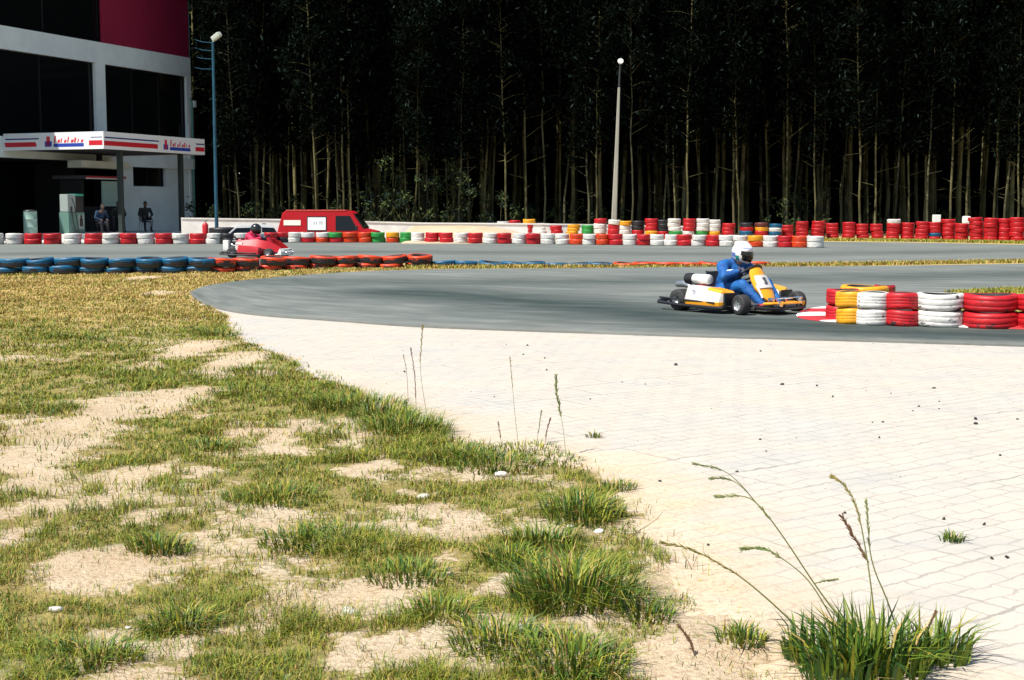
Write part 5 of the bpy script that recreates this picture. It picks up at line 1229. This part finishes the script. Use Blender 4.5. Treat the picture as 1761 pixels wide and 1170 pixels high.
def tuft(u, v, r, h, n, name, mix_=(.18, .42, .30, .08, .02), vx=0):
    n = int(n * (.72 if name == 'blades' else 1.35)); h = h * (1.12 if name == 'blades' else .78); p = G(u, v); a = np.random.uniform(0, 6.28, n); q = np.sqrt(np.random.random(n)) * r * .8
    x = p.x + np.cos(a) * q; y = p.y + np.sin(a) * q; z = relief(x, y)
    hg = h * (.12 + 1.05 * np.random.random(n) ** .8) * (1 - .35 * (q / r) ** 2); wd = np.random.uniform(.004, .008, n) * (1.7 if name == 'blades' else 1)
    ang = a + np.random.normal(size=n) * .5; mi = np.random.choice(5, n, p=mix_)
    return blades(np.stack([x, y, z], -1), hg, wd, ang, np.clip(.35 + (.35 if name == 'blades' else 1.0) * q / r + np.random.normal(size=n) * .3, .05, 1.7), mi, name)
KEEP = {0: 'spiky dark green grass tuft at the paving edge above the largest one', 1: 'low dark green tuft left of the spiky one, beside the paving', 2: 'largest tall green grass tuft beside the paving in the foreground', 3: 'small pale spreading tuft on the sand right of the largest tuft', 5: 'tall bright tuft on the paving edge below the left weed stalks', 6: 'wide dark fringe of grass at the paving edge, upper end', 9: 'lone dark green rosette in the sandy patch at lower left', 13: 'green tuft near the pointed tip of the asphalt', 14: 'small round tuft on bare sand left of the tall seeding clump', 20: 'tiny green tuft alone in the middle of the pale paving', 21: 'tiny yellowish tuft alone on the paving at the right', 22: 'trailing leafy tuft reaching out over the paving'}
rest = []
for i, (u, v, r, h, n) in enumerate(TUFT):
    if i in KEEP: tag(link('grass_tuft', tuft(u, v, r, h, n, 'grass_tuft')), KEEP[i], 'grass tuft', 'distinct grass tufts')
    else: struct(link('tufted_grass', tuft(u, v, r, h, n, 'tufted_grass')), 'stuff')
# the tall seeding clump in the foreground
root = thing('grass_clump', 'tall clump of dark green grass with long seeding stalks at the bottom right', 'grass clump', (0, 0, 0))
for i, (u, v, r, h, n) in enumerate(big): link('blades', tuft(u, v, r, h, n, 'blades', (.10, .40, .48, .02, 0)), root)
stalk_m = mat('green_stalk', (.13, .15, .035), .6); seed_m = mat('straw_seed_head', (.30, .23, .075), .8, (.16, .15, .04), 30); seedg = mat('green_seed_head', (.14, .20, .07), .8, (.22, .22, .08), 30); brn = mat('brown_seed_head', (.13, .065, .03), .8)
def stalk(pts, Y0, dY, r, heads, parent, m=stalk_m, hm=seed_m, name='stalk', root_=True):
    if parent is root: r *= 1.5; heads = [(a, b_, c_ * 1.7) for a, b_, c_ in heads]
    P = [RY(u, v, Y0 + dY * i / (len(pts) - 1)) for i, (u, v) in enumerate(pts)]
    if root_: P[0].z = float(relief(P[0].x, P[0].y)) - .005
    arr = smooth_line(np.array([tuple(p) for p in P])[:, :2]) if False else None
    A = [np.array(p) for p in P]
    for _ in range(2):
        B = [A[0]]
        for i in range(len(A) - 1): B += [A[i] * .75 + A[i + 1] * .25, A[i] * .25 + A[i + 1] * .75]
        A = B + [A[-1]]
    n = len(A); q = MB(); q.tube([Vector(a) for a in A], [r * (1 - .6 * i / (n - 1)) for i in range(n)], n=6); so_ = q.obj(name, m, parent, smooth=True)
    for f0, f1, w in heads:
        q = MB(); i0, i1 = int(f0 * (n - 1)), int(f1 * (n - 1)); rr = random.Random(len(q.v) + i0)
        for i in range(i0, max(i1, i0 + 1)):
            a, b = Vector(A[i]), Vector(A[min(i + 1, n - 1)]); t = (b - a)
            for k in range(7):
                c = a + t * (k / 7); d = (t.normalized() + Vector((rr.uniform(-1, 1), rr.uniform(-1, 1), rr.uniform(-1, 1))) * .42).normalized(); q.cap(c, w * .35, c + d * w * 3.2, w * .18, n=5)
        q.obj('seed_head', hm, so_, smooth=True)
    return so_
Yt = G(1500, 1150).y
stalk([(1411, 1118), (1393, 1101), (1338, 1046), (1280, 996), (1239, 970), (1190, 944), (1141, 934)], Yt + .15, .05, .0022, [(.55, 1.0, .0032)], root)
stalk([(1490, 1126), (1462, 1086), (1430, 1045), (1400, 1004), (1344, 918), (1303, 865), (1280, 852), (1235, 854)], Yt + .12, .1, .0022, [(.62, .70, .003), (.86, 1.0, .003)], root, hm=seedg)
stalk([(1460, 1113), (1435, 1070), (1400, 1010), (1375, 982), (1330, 950), (1310, 942), (1280, 944)], Yt + .15, .05, .0018, [(.62, 1.0, .0034)], root, hm=seedg)
stalk([(1303, 868), (1275, 835), (1250, 822), (1225, 823)], Yt + .22, .05, .0012, [(.55, 1, .0025)], root, hm=seedg, root_=False)
stalk([(1303, 868), (1268, 826), (1240, 806), (1195, 798)], Yt + .22, .03, .0012, [(.6, 1, .0026)], root, hm=seedg, root_=False)
stalk([(1513, 1154), (1508, 1100), (1502, 1041), (1492, 963), (1475, 872), (1453, 833), (1434, 822)], Yt + .03, .12, .0020, [(.62, 1.0, .0030)], root)
stalk([(1554, 1098), (1530, 1040), (1498, 970), (1493, 910), (1490, 865)], Yt + .16, .06, .0020, [(.62, 1.0, .0028)], root, hm=seedg)
stalk([(1494, 968), (1478, 940), (1462, 912), (1450, 892)], Yt + .10, .03, .0016, [(.1, 1, .0034)], root, hm=brn, root_=False)
stalk([(1400, 1004), (1418, 999), (1437, 997)], Yt + .2, .02, .0012, [(.3, 1, .0022)], root, hm=seedg, root_=False)
stalk([(1600, 1120), (1590, 1092), (1600, 1072), (1608, 1056)], Yt + .1, .02, .0014, [(.3, 1, .0024)], root, hm=brn)
stalk([(1545, 1110), (1530, 1070), (1500, 1062)], Yt + .1, .02, .0016, [], root)
# slender weeds standing at the paving edge
weeds = [([(735, 720), (722, 640), (724, 600), (727, 562)], 'tall pale weed stalk before the far paving, tallest of the left group', seed_m, [(.5, 1, .006)]), ([(716, 705), (714, 650), (707, 602)], 'dark thin weed stalk in the middle of the left group', brn, [(.35, 1, .006)]), ([(702, 690), (700, 640), (694, 612)], 'shortest thin weed stalk of the left group', brn, [(.6, 1, .004)]),
         ([(892, 768), (886, 720), (881, 660), (877, 616)], 'straight pale weed stalk at the middle of the paving edge', seed_m, [(.6, 1, .004)]), ([(863, 766), (860, 748), (857, 728)], 'short brown weed stalk left of the straight pale one', brn, [(.4, 1, .004)]), ([(922, 768), (927, 735), (931, 708)], 'thin grey weed stalk between the taller ones at the paving edge', stalk_m, [(.4, 1, .004)]), ([(938, 764), (940, 740), (946, 722)], 'short dark weed beside the grey stalk at the paving edge', brn, [(.3, 1, .005)]),
         ([(973, 784), (970, 745), (962, 700), (957, 675), (956, 650)], 'green headed weed stalk furthest right at the paving edge', seedg, [(.45, 1, .008)]),
         ([(1040, 990), (1065, 940), (1100, 912), (1128, 895), (1140, 880)], 'bare curved brown twig rising right of the large green tufts', brn, []), ([(1195, 1130), (1190, 1110), (1180, 1092), (1170, 1080)], 'small brown seeding weed on the sandy soil near the bottom', brn, [(.2, 1, .005)])]
for pts, lab, hm_, hs in weeds:
    g0 = G(*pts[0]); w_ = thing('weed', lab, 'weed', (0, 0, 0), 0, None)
    stalk(pts, g0.y, .02, max(.0018, .00022 * g0.y), hs, w_, m=stalk_m if hm_ is not brn else brn, hm=hm_)
# white stones and dark rubber crumbs
stone_m = mat('pale_stone', (.70, .66, .60), .85, (.55, .51, .46), 14, bump=.5, bscale=40)
for i, (u, v, s, lab) in enumerate([(97, 1049, .035, 'white stone in the grass at the lower left'), (862, 818, .045, 'flat white stone in the tufts by the paving edge'), (729, 854, .045, 'broken white stone left of the flat one in the grass'), (602, 1056, .035, 'pale stone half in the sand near the bottom centre'), (792, 1037, .026, 'small pale stone beside the sandy patch'), (220, 1070, .018, 'pinkish pebble in the brown grass at lower left'), (1030, 915, .03, 'pale stone right of the dark green tuft'), (980, 905, .02, 'little white pebble beneath the dark green tuft'), (900, 1085, .03, 'pale stone among dry blades near the bottom')]):
    p = G(u, v); bm = bmesh.new(); s *= .75; bmesh.ops.create_icosphere(bm, subdivisions=3, radius=s)
    for q in bm.verts: k = 1 + .35 * (float(fbm(q.co.x * 40 + i, q.co.y * 40 + q.co.z * 30, 1, 4)) - .5); k2_ = 1 + .8 * (float(fbm(q.co.x * 25 + i * 3, q.co.y * 25 + q.co.z * 20, 1, 8)) - .5); q.co = Vector((q.co.x * k * k2_ * 1.1, q.co.y * k * .8, min(q.co.z * k * k2_ * .55, s * .33)))
    me = bpy.data.meshes.new('stone'); bm.to_mesh(me); bm.free(); me.materials.append(stone_m); me.polygons.foreach_set('use_smooth', [True] * len(me.polygons))
    o = link('stone', me); o.location = (p.x, p.y, float(relief(p.x, p.y)) + s * .35); o.rotation_euler = (random.uniform(-.2, .2), random.uniform(-.2, .2), random.random() * 6); tag(o, lab, 'stone')
cr = MB(); rr = random.Random(9)
spots = [(696, 640, 3.2), (1070, 658, 2), (1110, 661, 2), (1345, 662, 4), (1405, 664, 3), (1432, 683, 3), (1606, 668, 3), (1615, 690, 2), (1678, 722, 5), (1678, 730, 5), (1518, 728, 3), (1512, 754, 3), (1307, 756, 3), (1318, 778, 2), (1453, 882, 4), (1623, 892, 5), (1692, 902, 4), (1135, 828, 4), (1218, 940, 4), (1308, 605, 3), (1720, 785, 3), (1500, 729, 2), (1532, 676, 2), (1580, 700, 3), (1570, 708, 2), (1615, 704, 2), (907, 594, 3), (900, 610, 2), (937, 617, 2), (940, 638, 3), (1162, 628, 4), (850, 684, 2), (1015, 686, 2), (1267, 811, 3), (1706, 962, 5), (1732, 960, 5), (1750, 721, 3)]
for _ in range(100): spots.append((rr.uniform(560, 1761), 590 + 380 * rr.random() ** 1.6, rr.uniform(.4, 1.3)))
for u, v, s in spots:
    p = G(u, v)
    if not inside(gG, np.array([p.x]), np.array([p.y]))[0]: continue
    r = s * p.y / F * .85; z = float(relief(p.x, p.y)); cr.ell((p.x, p.y, z + r * .3), (r * rr.uniform(.8, 1.6), r * rr.uniform(.7, 1.2), r * .6), n=7, k=4, rot=(rr.random(), rr.random(), rr.random() * 6))
struct(cr.obj('rubber_crumbs', mat('rubber_crumb', (.03, .028, .028), .9), smooth=True), 'stuff')
